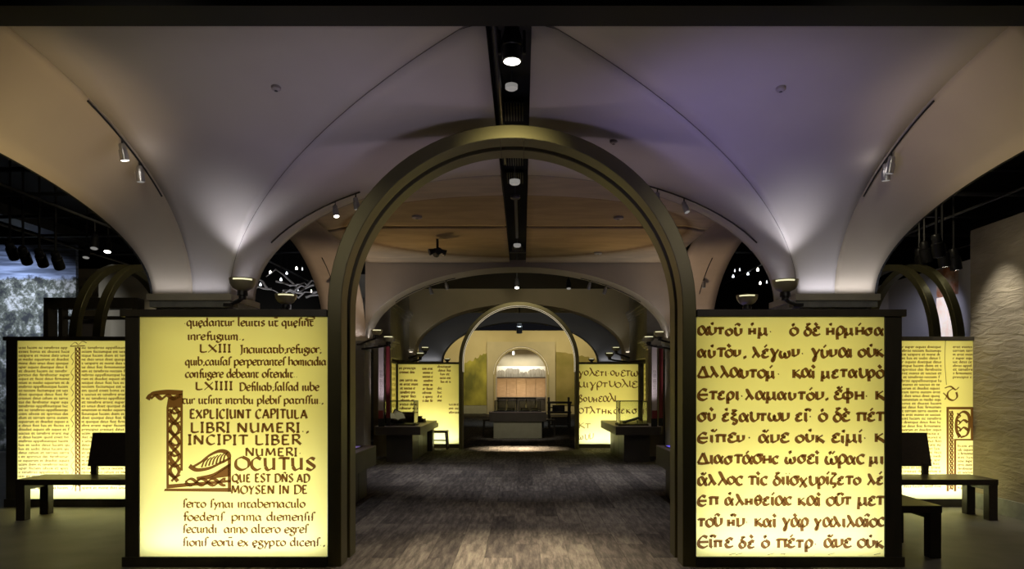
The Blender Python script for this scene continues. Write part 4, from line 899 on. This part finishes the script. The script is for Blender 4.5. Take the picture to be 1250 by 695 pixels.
# ---------------------------------------------------------------- far desk
t = thing('reading_desk', 'pale-based reading desk with dark top, seen through the far arch', 'desk', (PX(632,20.7), 20.7, 0))
MB().box(-.72, .72, 0, .9, 0, .50).build('base', 'desk_base', t, bevel=.01)
MB().box(-.85, .85, -.03, .95, .50, .77).build('apron', 'case_dark', t, bevel=.008)
MB().box(-.86, .86, -.04, .96, .77, .79).build('top', 'case_top', t)
stool('stool at the left end of the far reading desk', (PX(596,21), 21.95, 0), h=.52)
stool('stool at the right end of the far reading desk', (PX(671,21), 21.95, 0), h=.52)
dx = PX(632,20.7)
glass_case((dx-.37, 20.85, .79), .66, .45, .34, 'left glass case on the far reading desk')
glass_case((dx+.36, 20.85, .79), .66, .45, .34, 'right glass case on the far reading desk')
for i, (x, r_) in enumerate(((-.5,.1),(-.24,-.2),(.22,.2),(.5,-.1))):
    t = thing('manuscript_volume', ['dark bound volume at the left of the left desk case', 'dark bound volume at the right of the left desk case', 'dark bound volume at the left of the right desk case', 'dark bound volume at the right of the right desk case'][i], 'book', (dx+x, 21.0, .82), r_, 'volumes in the desk cases')
    MB().box(-.10,.10,0,.2,0,.012).box(-.10,.10,0,.2,.06,.072).build('cover', 'book', t)
    MB().box(-.095,.095,.005,.195,.012,.06).build('page_block', 'page', t)
for k_, x in enumerate((-.3,.25)):
    t = thing('desk_rack', 'dark low rail at the back of the far desk, ' + ('left' if x < 0 else 'right') + ' one', 'rack', (dx+x, 21.45, .79))
    mb = MB().box(-.32,.32,0,.03,.38,.42); mb.build('rail', 'black_metal', t)
    for q in (-.3,.28): MB().box(q, q+.02, 0, .03, 0, .38).build('post', 'black_metal', t)
# niche shelf, wood panels, ruin picture
niche_y = 42.3
t = thing('niche_cabinet', 'light wood five-panel wall with lit base inside the far niche', 'cabinet', (0, niche_y, 0))
for i in range(5):
    x = -1.47+i*.588; MB().box(x+.008, x+.58, .02*(i%2), .08, .95, 2.12).build('wood_panel', 'woodpanel', t, bevel=.004)
    MB().box(x+.06, x+.54, .0, .02, .02, .93).build('base_panel', 'case_dark', t)
MB().box(-1.47, 1.47, -.35, .15, .86, .95).build('shelf', 'case_dark', t)
MB().box(-1.47, 1.47, -.10, .12, 2.12, 2.17).build('ledge', 'case_dark', t)
M['sky_print'] = mat('sky_print', (.9,.88,.8), .8)
t = thing('ruins_picture', 'pale backlit picture of ruins above the niche wood panels', 'picture', (0, niche_y+.05, 2.17))
MB().box(-1.47, 1.47, .02, .05, 0, .66).build('sky', 'sky_print', t)
random.seed(9); M['ruin'] = mat('ruin_print', (.42,.39,.34), .9, noise=(.28,.26,.22), scale=5, stretch=(3,1,.6))
for (a_, b_, h_) in ((-1.46,-1.0,.42),(-.98,-.1,.52),(-.1,.42,.30),(.42,1.46,.48)):
    n = 9; top = [(a_+(b_-a_)*i/n, h_+random.uniform(-.05,.05)-(.12 if i in (0,n) else 0)) for i in range(n+1)]
    MB().prism([(a_,0)]+top+[(b_,0)], .005, .019).build('ruin', 'ruin', t)
t = thing('pendant_lamp', 'tiny bright pendant lamp hanging in the far niche', 'lamp', (-.45, 40.6, 3.45))
MB().tube([(0,0,.0),(0,0,.38)], .008, 6).build('cord', 'black_metal', t); MB().lathe([(0,.0),(.05,0),(.05,.18),(0,.18)], n=12).build('shade', 'lens', t)
t = MB().tube([(p[0], 39.84, p[1]) for p in arch_pts(1.56, 2.28, 30)], .008, 6).build('niche_light_strip', 'led'); tag(t, 'thin glowing line around the far niche arch', 'light strip')
# printing press like machine at right
t = thing('wooden_press', 'dark timber press standing right of the far desk', 'machine', (PX(683,26), 26.0, 0))
for x in (-.38, .38):
    for y in (0, .6): MB().box(x-.04, x+.04, y-.04, y+.04, 0, .95 if y == 0 else 1.15).build('post', 'wood_dark', t)
MB().box(-.44,.44,-.05,.65,.55,.62).build('bed', 'wood_dark', t); MB().box(-.46,.46,-.05,.05,.92,1.0).build('head_beam', 'wood_dark', t); MB().box(-.42,.42,.02,.6,.1,.16).build('lower_shelf', 'wood_dark', t)
MB().box(-.25,.2,.1,.5,.62,.86).build('platen', 'wood_dark', t); MB().box(-.3,.3,.05,.5,.16,.42).build('drawer_box', 'wood_dark', t)
MB().tube([(-.1,-.06,.75),(-.45,-.2,.8)], .02, 8).build('lever', 'wood_dark', t)
# ---------------------------------------------------------------- benches
def bench(label, x0, x1, y0, y1, back=None, grp=None):
    t = thing('bench', label, 'bench', ((x0+x1)/2, (y0+y1)/2, 0), 0, grp)
    hx, hy = (x1-x0)/2, (y1-y0)/2; h = .465
    MB().box(-hx, hx, -hy, hy, h-.065, h).build('seat', 'wood_dark', t, bevel=.006)
    for sx in (-1, 1):
        for sy in (-1, 1):
            x, y = sx*(hx-.055), sy*(hy-.055); MB().box(x-.05, x+.05, y-.05, y+.05, 0, h-.065).build('leg', 'wood_dark', t, bevel=.004)
        MB().box(sx*(hx-.055)-.02, sx*(hx-.055)+.02, -hy+.1, hy-.1, h-.13, h-.065).build('side_rail', 'wood_dark', t)
    if back:
        a, b = back; cx = (x0+x1)/2
        mb = MB().add([(a-cx,hy-.02,.56),(b-cx,hy-.02,.56),(b-cx-.02,hy+.05,.96),(a-cx+.02,hy+.05,.96),(a-cx,hy+.02,.56),(b-cx,hy+.02,.56),(b-cx-.02,hy+.09,.96),(a-cx+.02,hy+.09,.96)],
            [(0,1,2,3),(7,6,5,4),(0,4,5,1),(1,5,6,2),(2,6,7,3),(3,7,4,0)]); mb.build('backrest', 'wood_dark', t, bevel=.004)
        for x in (a-cx+.08, b-cx-.08): MB().box(x-.035, x+.035, hy-.03, hy+.01, .42, .60).build('back_support', 'wood_dark', t)
    return t
bench('dark wooden bench with backrest before the right aisle lightbox', 3.95, 5.47, 7.87, 8.37, (4.05, 5.0))
bench('dark backless bench turned sideways, half hidden by the front right lightbox', 3.32, 3.78, 6.12, 6.84)
bench('dark wooden bench with backrest before the left aisle lightbox', -5.65, -4.0, 7.87, 8.37, (-5.13, -4.1))
# ---------------------------------------------------------------- right stone wall
M['stone'] = mat('limestone', (.36,.31,.23), .9, noise=(.25,.215,.16), scale=1.6, stretch=(1,1,2.2), bump=.0, detail=7)
nt = M['stone'].node_tree; bb = nt.nodes['Principled BSDF']; tc = nt.nodes['Texture Coordinate']
mp = nt.nodes.new('ShaderNodeMapping'); mp.inputs['Scale'].default_value = (1,1.2,5); nz = nt.nodes.new('ShaderNodeTexNoise'); nz.inputs['Scale'].default_value = 3; nz.inputs['Detail'].default_value = 6; nz.inputs['Distortion'].default_value = .8
bp = nt.nodes.new('ShaderNodeBump'); bp.inputs['Strength'].default_value = .8; bp.inputs['Distance'].default_value = .035
nt.links.new(tc.outputs['Object'], mp.inputs[0]); nt.links.new(mp.outputs[0], nz.inputs['Vector']); nt.links.new(nz.outputs[0], bp.inputs['Height']); nt.links.new(bp.outputs[0], bb.inputs['Normal'])
o = struct(MB().box(5.78, 6.0, 4.0, 8.85, 0, 3.50), 'wall_stone', 'stone', 'rough limestone wall at the right edge')
struct(MB().box(5.745, 5.78, 4.0, 8.78, 0, .19), 'baseboard_right', 'capital2')
# right rear grey walls and orange picture
struct(MB().box(8.6, 8.7, 9.0, 21, 0, 3.95), 'wall_right_aisle', mat('lilac_grey_wall', (.40,.39,.43), .85), 'grey-lilac wall behind the right aisle arch')
struct(MB().box(6.2, 9.6, 16.2, 16.3, 0, 3.75), 'wall_right_aisle', mat('lilac_grey_wall_b', (.42,.40,.42), .85))
t = MB().box(8.53, 8.6, 13.6, 14.2, 3.35, 3.9).build('framed_picture', mat('orange_print', (.45,.16,.07), .7, noise=(.6,.5,.4), scale=5)); tag(t, 'orange and white picture on the wall beyond the right aisle arch', 'picture')
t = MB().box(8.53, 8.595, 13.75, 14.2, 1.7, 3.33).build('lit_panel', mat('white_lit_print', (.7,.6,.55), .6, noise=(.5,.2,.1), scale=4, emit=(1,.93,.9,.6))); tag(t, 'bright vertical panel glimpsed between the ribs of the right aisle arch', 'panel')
# left: photo mural wall, cream wall, frame structure
def mural_mat():
    m = mat('photo_mural', (.1,.1,.1), .8); nt = m.node_tree; b = nt.nodes['Principled BSDF']
    tc = nt.nodes.new('ShaderNodeTexCoord'); sp = nt.nodes.new('ShaderNodeSeparateXYZ'); nt.links.new(tc.outputs['Object'], sp.inputs[0])
    n1 = nt.nodes.new('ShaderNodeTexNoise'); n1.inputs['Scale'].default_value = 3.8; n1.inputs['Detail'].default_value = 12; n1.inputs['Roughness'].default_value = .75
    nt.links.new(tc.outputs['Object'], n1.inputs['Vector'])
    cr = nt.nodes.new('ShaderNodeValToRGB'); e = cr.color_ramp.elements; e[0].position = .42; e[0].color = (.015,.018,.02,1); e[1].position = .62; e[1].color = (.45,.46,.45,1)
    x = e.new(.52); x.color = (.09,.10,.075,1)
    nt.links.new(n1.outputs[0], cr.inputs[0])
    n2 = nt.nodes.new('ShaderNodeTexNoise'); n2.inputs['Scale'].default_value = 1.2; n2.inputs['Detail'].default_value = 4
    mp = nt.nodes.new('ShaderNodeMapping'); mp.inputs['Scale'].default_value = (.7,1,9); nt.links.new(tc.outputs['Object'], mp.inputs[0]); nt.links.new(mp.outputs[0], n2.inputs['Vector'])
    cs = nt.nodes.new('ShaderNodeValToRGB'); f = cs.color_ramp.elements; f[0].position=.4; f[0].color=(.10,.13,.2,1); f[1].position=.58; f[1].color=(.34,.42,.62,1); nt.links.new(n2.outputs[0], cs.inputs[0])
    ad = nt.nodes.new('ShaderNodeMath'); ad.operation='MULTIPLY_ADD'; ad.inputs[1].default_value=.5; nt.links.new(n1.outputs[0], ad.inputs[0]); nt.links.new(sp.outputs[2], ad.inputs[2])
    gt = nt.nodes.new('ShaderNodeMapRange'); gt.inputs[1].default_value = 4.32; gt.inputs[2].default_value = 4.40; nt.links.new(ad.outputs[0], gt.inputs[0])
    mx = nt.nodes.new('ShaderNodeMix'); mx.data_type='RGBA'; nt.links.new(gt.outputs[0], mx.inputs[0]); nt.links.new(cr.outputs[0], mx.inputs[6]); nt.links.new(cs.outputs[0], mx.inputs[7]); nt.links.new(mx.outputs[2], b.inputs['Base Color'])
    return m
t = MB().box(-14, -10.5, 16.5, 16.6, 0, 4.9).build('photo_mural', mural_mat()); tag(t, 'wall-sized blue-grey landscape photograph at the left edge', 'mural')
struct(MB().box(-11.6, -8.4, 17.5, 17.6, 0, 4.5), 'wall_left_aisle', 'olive_plaster', 'cream wall behind the left aisle arch')
t = thing('timber_portal', 'dark square post-and-lintel frame behind the left aisle lightbox', 'frame', (-8.98, 14.6, 0))
MB().box(-.98, .98, 0, .3, 3.17, 3.40).build('lintel', 'frame', t, bevel=.006); MB().box(-.98,-.88,0,.3,0,3.17).build('post', 'frame', t); MB().box(.88,.98,0,.3,0,3.17).build('post', 'frame', t)
MB().box(-.7,-.62,.05,.25,0,3.17).build('inner_post', 'frame', t); MB().box(-.35,-.1,.3,.4,0,3.0).build('pale_column', 'white_print', t); MB().box(-.62,.88,.1,.2,2.95,3.02).build('rail', 'frame', t)

# ================================================================== SCONCES
def sconce(label, loc, s, arm_to, sc_=1.0, grp=None, pw=5, glow=True, col=(1,.93,.62), spot=110):
    t = thing('sconce', label, 'sconce', loc, 0, grp)
    r = .123*sc_
    prof = [(0,-.115*sc_),(r*.35,-.112*sc_),(r*.72,-.085*sc_),(r*.93,-.045*sc_),(r,0),(r*1.0,.004),(r*.95,.004),(r*.88,-.03*sc_),(r*.6,-.07*sc_),(0,-.08*sc_)]
    MB().lathe(prof).build('bowl', 'brass', t, smooth=True)
    MB().lathe([(0,-.018*sc_),(r*.88,-.018*sc_)]).build('bulb_disc', 'bulb', t)
    mb = MB(); mb.grid([[(r*rr_*math.cos(a_), r*rr_*math.sin(a_), z_) for a_ in [math.atan2(-loc[1], CX-loc[0])+PI*.24*(q_/10-1) for q_ in range(21)]] for rr_, z_ in ((.995,-.019*sc_),(1.005,-.013*sc_),(1.006,-.006*sc_))]).build('glow_patch', 'bulb', t)  # bright ellipse on the bowl, added as a glowing patch facing the camera
    MB().lathe([(0,-.19*sc_),(.035*sc_,-.19*sc_),(.035*sc_,-.16*sc_),(.05*sc_,-.155*sc_),(.05*sc_,-.13*sc_),(.045*sc_,-.11*sc_),(0,-.11*sc_)]).build('socket', 'black_metal', t, smooth=True)
    a = Vector(arm_to)-Vector(loc)
    MB().tube([(0,0,-.17*sc_), (a.x*.25, a.y*.25, -.19*sc_+(a.z+.19*sc_)*.1), (a.x*.65, a.y*.65, -.19*sc_+(a.z+.19*sc_)*.5), tuple(a)], .022*sc_, 10).build('arm', 'black_metal', t, smooth=True)
    MB().box(a.x-.05, a.x+.05, a.y-.06, a.y+.06, a.z-.02, a.z+.012).build('bracket', 'black_metal', t, bevel=.004)
    if pw:
        L = bpy.data.lights.new('bowl_lamp', 'SPOT'); L.energy = pw; L.color = col; L.spot_size = math.radians(spot); L.spot_blend = 1; L.shadow_soft_size = .04*sc_
        l = bpy.data.objects.new('bowl_lamp', L); COL.objects.link(l); l.parent = t; l.location = (0,0,.012); l.rotation_euler = (PI, 0, 0)
    return t
W1 = (.95,.93,1.0)
sconce('bowl uplight on the front corner of the left front pier', at(296,341,6.62), -1, (-2.775,6.83,2.315), pw=12, spot=82, col=W1)
sconce('bowl uplight on the front corner of the right front pier', at(958.5,342.5,6.62), 1, (2.775,6.83,2.315), pw=11, spot=82, col=W1)
sconce('smaller dim bowl uplight behind the left front pier', at(349,360,8.0), -1, (-2.85,7.665,2.28), pw=1.5)
sconce('smaller dim bowl uplight behind the right front pier', at(912,361,8.0), 1, (2.85,7.665,2.28), pw=1.5)
for (px, py, D, lb, ar) in ((460,403,12.6,'front bowl lamp on the second left pier',(-2.88,12.72,2.3)), (474,411,12.2,'inner bowl lamp on the second left pier',(-2.80,12.75,2.22)),
                        (805,405,12.6,'front bowl lamp on the second right pier',(2.88,12.72,2.3)), (792,411,12.2,'inner bowl lamp on the second right pier',(2.80,12.75,2.22))):
    sconce(lb, at(px,py,D), -1 if px < 638 else 1, ar, .85, pw=3, col=W1)
for (px, py, lb) in ((519,424,'upper bowl lamp on the third left pier'),(513,431,'lower bowl lamp on the third left pier'),(752,424,'upper bowl lamp on the third right pier'),(744,431,'lower bowl lamp on the third right pier')):
    s = -1 if px < 638 else 1
    sconce(lb, at(px,py,18.3 if 'upper' in lb else 17.85), s, (s*2.9,18.38,2.30 if 'upper' in lb else 2.18), .95, pw=2, col=W1)
for (px, lb) in ((546,'tiny bowl lamp on the farthest left pier'),(722,'tiny bowl lamp on the farthest right pier')):
    s = -1 if px < 638 else 1
    sconce(lb, at(px,438,24.5), s, (s*2.85,24.6,2.30), .9, pw=2, col=W1)

# ================================================================== TRACKS AND HEADS
def track_head(par, p, d, sc_=1.0, m='steel', lens='lens', lit=True, drop=.10):
    """spot head hanging at p, aimed along d"""
    stem = MB().tube([(p[0],p[1],p[2]), (p[0],p[1],p[2]-drop)], .008*sc_, 6).build('stem', 'black_metal', par)
    d = Vector(d).normalized(); c = Vector((p[0],p[1],p[2]-drop))
    b0 = c-d*.03*sc_; prof = [b0, b0+d*.012*sc_, b0+d*.05*sc_, b0+d*.055*sc_, b0+d*.14*sc_]
    h = MB().tube(prof, [.02*sc_,.028*sc_,.028*sc_,.036*sc_,.036*sc_], 14).build('head', m, par, smooth=True)
    e = b0+d*.1405*sc_; MB().tube([e, e+d*.002], .030*sc_, 14).build('lens', lens, h)
    return h
def track(label, pts, heads, m='black_metal', off=.014, sc_=1.0, grp=None, width=.008):
    t = thing('track_light', label, 'track light', (0,0,0), 0, grp)
    c = Vector(pts[len(pts)//2]); t.location = c
    P = [Vector(p)-c-Vector((0,0,off)) for p in pts]
    MB().tube([tuple(p) for p in P], width, 6).build('rail', m, t)
    for (u, d, lens) in heads:
        i = min(int(u*(len(P)-1)), len(P)-2); f = u*(len(P)-1)-i; q = P[i].lerp(P[i+1], f)
        track_head(t, tuple(q), d, sc_*.8, lens=lens, drop=.065)
    return t
def curveB(s, ya, yb_, n=12):
    out = []
    for i in range(n+1):
        y = ya+(yb_-ya)*i/n; u = (y-DM)/DU; out.append((s*(XB+.01), y, ell(u, HC)-.01))
    return out
track('curved track with two bright spot heads on the left vault flank', curveB(-1, 5.25, 6.33), [(.42,(.1,.2,-1),'lens'),(.66,(.05,.1,-1),'lens_dim')], sc_=1.2)
track('curved track with two spot heads on the right vault flank', curveB(1, 5.25, 6.33), [(.56,(-.1,.2,-1),'lens_dim'),(.64,(.05,.1,-1),'lens_dim')], sc_=1.25)
for (p, s) in (((-3.1,5.75,3.28), -1), ((3.1,5.9,3.28), 1)):
    light('POINT', 'track_glow', (s*3.06, p[1], 3.36), .22 if s < 0 else .12, (1,.9,.8), size=.03)
def curveD(s, ua, ub, y=7.25, n=10):
    return [(s*XC*(ua+(ub-ua)*i/n), y, ell(ua+(ub-ua)*i/n, HC)-.005) for i in range(n+1)]
track('track with two spot heads under the left side of the first rear arch', curveD(-1, .90, .57), [(.72,(.2,-.2,-1),'lens'),(.95,(.1,.2,-1),'lens_dim')], sc_=1.1)
track('track with two spot heads under the right side of the first rear arch', curveD(1, .45, .90), [(.18,(-.2,-.2,-1),'lens'),(.40,(.3,-.3,-1),'lens_dim')], sc_=1.1)
for s in (-1, 1):
    pts = [(s*3.25, y, ell(abs((y-10.18)/2.66), HC2)-.01) for y in (11.6, 11.85, 12.1, 12.3, 12.45)]
    track('short track with one spot head on the ' + ('left' if s < 0 else 'right') + ' strip of the second bay', pts, [(.55,(0,.1,-1),'lens_dim')], sc_=1.1)
    arc = [(s*2.81*u*.96, 13.2, 2.43+1.30*math.sqrt(1-(u*.965)**2)-.01) for u in (.86,.8,.72,.64,.56,.5,.44)]
    track('track with two spot heads along the ' + ('left' if s < 0 else 'right') + ' side of the second arch', arc, [(.55,(-s*.3,.2,-1),'lens_dim'),(.82,(-s*.2,.3,-1),'lens_dim')], sc_=1.2)
# slot fittings
t = thing('spot_lamp', 'large black can spotlight with lit lens hanging in the ceiling slot', 'spotlight', (PX(625,4.6), 4.6, 0))
z0 = PZ(75,4.6); MB().lathe([(0,0),(.066,0),(.066,.09),(.072,.095),(.072,.13),(.05,.2),(.045,.24),(0,.24)], (0,0,z0)).build('housing', 'black_metal', t, smooth=True)
MB().lathe([(0,-.002),(.055,-.002)], (0,0,z0)).build('lens', 'lens', t); MB().box(-.02,.02,-.02,.02,z0+.22,4.06).build('stem', 'grey_metal', t)
for sx in (-1,1): MB().box(*sorted((sx*.072, sx*.09)), -.015, .015, z0+.05, z0+.2).build('yoke', 'black_metal', t)
t = thing('downlight', 'small round clear downlight in the slot, behind the front arch top', 'downlight', (0, 5.6, 3.9)); MB().lathe([(0,0),(.035,0),(.05,.01),(.05,.04),(0,.04)]).build('lens', 'lens_dim', t, smooth=True); MB().tube([(0,0,.04),(0,0,.15)], .008, 6).build('stem', 'grey_metal', t)
def louvre(label, y, D, z=3.95):
    t = thing('air_grille', label, 'grille', (0, y, z))
    MB().box(-.11,.11,0,.35,.03,.04).build('backing', 'black', t)
    for i in range(8):
        x = -.09+i*.0257; MB().box(x-.005, x+.005, .0, .34, 0, .03).build('slat', 'louvre', t)
    for q in (-.10,.10): MB().tube([(q,.17,.04),(q,.17,.1)], .004, 6).build('hanger', 'black_metal', t)
louvre('slatted air grille in the ceiling slot just above the front arch', 6.05, 0)
louvre('slatted air grille in the slot seen under the front arch', 7.4, 0, 3.97)
louvre('slatted air grille in the slot above the amber ceiling', 8.08, 0, 3.97)
louvre('farthest slatted air grille at the end of the slot', 12.2, 0, 3.97)
for i, (y, lb) in enumerate(((7.93,'round lit downlight in the slot where the amber ceiling begins'),(8.55,'dim round downlight in the slot, behind the lit one'),(11.45,'small downlight near the far end of the slot'))):
    t = thing('downlight', lb, 'downlight', (0, y, 3.82)); MB().lathe([(0,0),(.045,0),(.06,.015),(.06,.05),(0,.05)]).build('lens', ['lens_dim','grey_metal','lens_dim'][i], t, smooth=True); MB().tube([(0,0,.05),(0,0,.23)], .008, 6).build('stem', 'grey_metal', t)
t = MB().box(-.02,.02, 9.0, 11.3, 3.93, 3.96).build('slot_rail', 'grey_metal'); tag(t, 'thin grey lighting rail running along the slot', 'rail')
t = MB().tube([(-.108,4.4,3.9),(-.108,7.4,3.9)], .03, 10).build('slot_pipe', 'black_metal', smooth=True); tag(t, 'black pipe along the left edge of the slot', 'pipe')
# black four-arm light cluster under amber ceiling
t = thing('spot_cluster', 'black four-headed light cluster under the amber ceiling', 'spotlight', (PX(534,11), 11.0, 3.68))
MB().tube([(0,0,0),(0,0,.18)], .02, 8).build('stem', 'black_metal', t); MB().box(-.05,.05,-.05,.05,-.03,.02).build('hub', 'black_metal', t)
for k_ in range(4):
    a_ = k_*PI/2+.3; MB().tube([(math.cos(a_)*.04,math.sin(a_)*.04,-.01),(math.cos(a_)*.13,math.sin(a_)*.15,-.04)], [.035,.055], 12).build('head', 'black_metal', t)
# smoke detectors / ceiling discs
def solveT(px, py, zf, lo=4.4, hi=6.9):
    best = None
    for i in range(400):
        D = lo+(hi-lo)*i/399; p = at(px,py,D); e = abs(p.z-zf(p))
        if best is None or e < best[0]: best = (e, p)
    return best[1]
zT = lambda p: max(ell(min(1,(p.y-DM)/DU), HC) if p.y < DF else 0, ell(min(1,abs(p.x)/XC), HC))
names = iter(['round ceiling detector on the left vault face','round ceiling detector on the right vault face','small ceiling detector right of the arch top',
   'disc on the front left amber ceiling','disc on the front right amber ceiling','disc on the rear left amber ceiling','disc on the rear right amber ceiling'])
for (px, py) in ((337,106),(953,107),(749,172)):
    p = solveT(px, py, zT, 4.4, 7.5); t = thing('smoke_detector', next(names), 'detector', tuple(p)); rr = .035 if py < 150 else .035
    MB().lathe([(0,-.03),(rr*.6,-.03),(rr,-.018),(rr,.012),(0,.012)]).build('body', 'detector', t, smooth=True); MB().lathe([(0,-.034),(.012,-.034),(.012,-.03)]).build('sensor', 'grey_metal', t)
for (px, py) in ((509,265),(755,266),(534,309),(730,309)):
    D = (ZP-CZ)*F/(474-py); p = at(px, py, D); t = thing('smoke_detector', next(names), 'detector', (p.x, p.y, ZP+.005)); rr = .07
    MB().lathe([(0,-.03),(rr*.6,-.03),(rr,-.018),(rr,.012),(0,.012)]).build('body', 'detector', t, smooth=True); MB().lathe([(0,-.034),(.02,-.034),(.02,-.03)]).build('sensor', 'grey_metal', t)

# ================================================================== BLACK CEILING FITTINGS OVER THE AISLES
random.seed(5)
def pipe(name, label, pts, r=.03, cat='pipe', m='black_metal', grp=None):
    t = MB().tube(pts, r, 8).build(name, m, smooth=True); return tag(t, label, cat, grp)
PG = 'pipes and rails under the black aisle ceilings'
lab_pos = ['nearest', 'second', 'third', 'fourth', 'fifth', 'farthest']
for s in (-1, 1):
    L = 'left' if s < 0 else 'right'
    for i, y in enumerate((8.2, 9.6, 11.0, 12.6, 14.4, 16.6)):
        pipe('ceiling_pipe', f'{lab_pos[i]} dark cross pipe under the {L} aisle ceiling', [(s*4.2,y,4.5+.05*i),(s*12,y+.3,4.5+.05*i)], .035, m='grey_metal' if i % 2 == 0 else 'black_metal', grp=PG)
    for i, x in enumerate((5.6, 7.2, 9.0)):
        pipe('lighting_rail', f'{["inner","middle","outer"][i]} long lighting rail under the {L} aisle ceiling', [(s*x,5,4.35),(s*x,19,4.35)], .022, 'rail', m='grey_metal', grp=PG)
    pipe('air_duct', f'wide round air duct under the {L} aisle ceiling', [(s*10.6,6,5.2),(s*10.6,19,5.2)], .28, 'duct')
def hang_spot(label, p, d, sc_=2.0, lens='lens', m='black_metal', up=.3, grp=None):
    up = 5.5-p.z
    t = thing('stage_light', label, 'spotlight', tuple(p), 0, grp); track_head(t, (0,0,up), d, sc_, m=m, lens=lens, drop=up); return t
for i, (px, py) in enumerate(((12,300),(28,306),(48,309),(68,312))):
    hang_spot(f'black spotlight over the left mural, {["leftmost","second","third","rightmost"][i]} of the row', at(px,py,11.8), (-.3,1,-.9), 2.4, 'black_metal')
for i, (px, py, ln) in enumerate(((116,290,'lens_dim'),(132,295,'lens'),(106,303,'lens_dim'))):
    hang_spot(f'{["dim","bright","low dim"][i]} spotlight in the dark left aisle ceiling', at(px,py,12.5+i), (.1,-.3,-1), 2.0, ln)
for i, (px, py, ln) in enumerate(((1143,292,'lens_dim'),(1150,304,'lens'),(1164,309,'lens'),(1128,300,'black_metal'),(1122,308,'black_metal'))):
    hang_spot(f'black spotlight in the right aisle ceiling, {["topmost","left bright","right bright","left dark","lowest dark"][i]} one', at(px,py,11.0+.35*i), (.3,.2,-1), 2.6, ln)
AL = ['white lamp at the left edge of the left dark opening','white lamp high and left in the left dark opening','large white lamp mid-left among the pale branches','large lamp near the centre of the pale branches',
 'wide lamp high at the centre of the left dark opening','pinpoint lamp high in the left dark opening, right of the wide lamp','pinpoint lamp low right in the left dark opening','faint pinpoint lamp at the right edge of the left opening',
 'pinpoint lamp high at the left of the right dark opening','pinpoint lamp high beside the leftmost in the right dark opening','brightest lamp high in the right dark opening','lamp just left of the brightest, in the right opening',
 'lamp low at the left of the right dark opening','lamp low near the right pier in the right opening','pinpoint lamp beside the bowl light in the right opening']
# lights glimpsed through the openings of bay two
for i, (px, py, D, b_) in enumerate(((318,350,17,1),(330,335,17,1),(343,344,16,1),(350,336,18,1),(362,330,18,1),(369,331,17.5,0),(364,358,18,0),(380,358,19,0),
        (897,333,18,0),(903,332,17,0),(925,332,16,1),(913,337,17,1),(895,340,17,1),(928,348,18,1),(936,347,17,0))):
    side = 'left' if px < 638 else 'right'
    t = thing('aisle_lamp', AL[i], 'lamp', tuple(at(px,py,D)), 0, f'ceiling lamps beyond the {side} opening of the second bay')
    r_ = .026 if b_ else .014
    MB().lathe([(0,.02),(r_,.02),(r_*1.2,.03),(r_,.06),(0,.1)], n=12).build('lens', 'led_white' if i % 3 != 1 else 'lens', t, smooth=True); MB().tube([(0,0,.1),(0,0,5.5-at(px,py,D).z)], .006, 5).build('stem', 'black_metal', t)
# leafless branch sculpture
def branches(label, x0, x1, ya, n, seed, z0=2.0):
    random.seed(seed); t = thing('branch_sculpture', label, 'sculpture', (0,0,0)); 
    for i in range(n):
        D = ya+random.uniform(-.6,.6); px = random.uniform(x0, x1); py = random.uniform(338, 372); P = []; dirx = random.choice((-1,1)); 
        for k_ in range(7):
            P.append(tuple(at(px,py,D))); px += dirx*random.uniform(4,10); py += random.uniform(-8,5); px = min(max(px,x0-6),x1+6)
        MB().tube(P, [.028-.003*q for q in range(7)], 6).build('branch', 'branch', t)
    MB().tube([tuple(at((x0+x1)/2, 372, ya)), tuple(at((x0+x1)/2-4, 420, ya)), (at((x0+x1)/2-4, 474, ya).x, ya, 0)], [.05,.07,.1], 8).build('trunk', 'branch', t)
    return t
branches('tangled pale leafless branches seen through the left opening of the second bay', 318, 388, 15.2, 12, 4)
light('SPOT', 'branch_light', (-4.9, 13.9, 2.3), 60, (.9,.92,1), (-5.2, 15.2, 3.4), .05, spot=100, blend=.8)
# lights in the black gap above wall F
for i, (px, py) in enumerate(((631,343),(694,344))):
    t = thing('gap_spotlight', ['bright spotlight in the dark gap behind the second arch, at centre', 'dim spotlight in the dark gap behind the second arch, right of centre'][i], 'spotlight', tuple(at(px,py,15.5))); u_ = 5.5-at(px,py,15.5).z; track_head(t, (0,0,u_), (0,-.4,-1), 1.6, m='black_metal', lens='lens' if i == 0 else 'lens_dim', drop=u_)
for i, (x, y) in enumerate(((0,14.6),(0,16.4))):
    t = MB().box(-3.2,3.2,y,y+.12,4.35,4.5).build('ceiling_truss', 'grey_metal'); tag(t, ['near','far'][i]+' black cross beam above the third bay', 'beam')
pipe('lighting_rail', 'long rail across the gap above the far arch', [(-14,22,4.6),(14,22,4.6)], .03, 'rail', 'grey_metal')
t = thing('gap_spotlight', 'pale spotlight hanging over the farthest arch', 'spotlight', tuple(at(634,396,27))); u_ = 5.5-at(634,396,27).z; track_head(t, (0,0,u_), (0,.3,-1), 3.2, m='steel', lens='lens_dim', drop=u_)
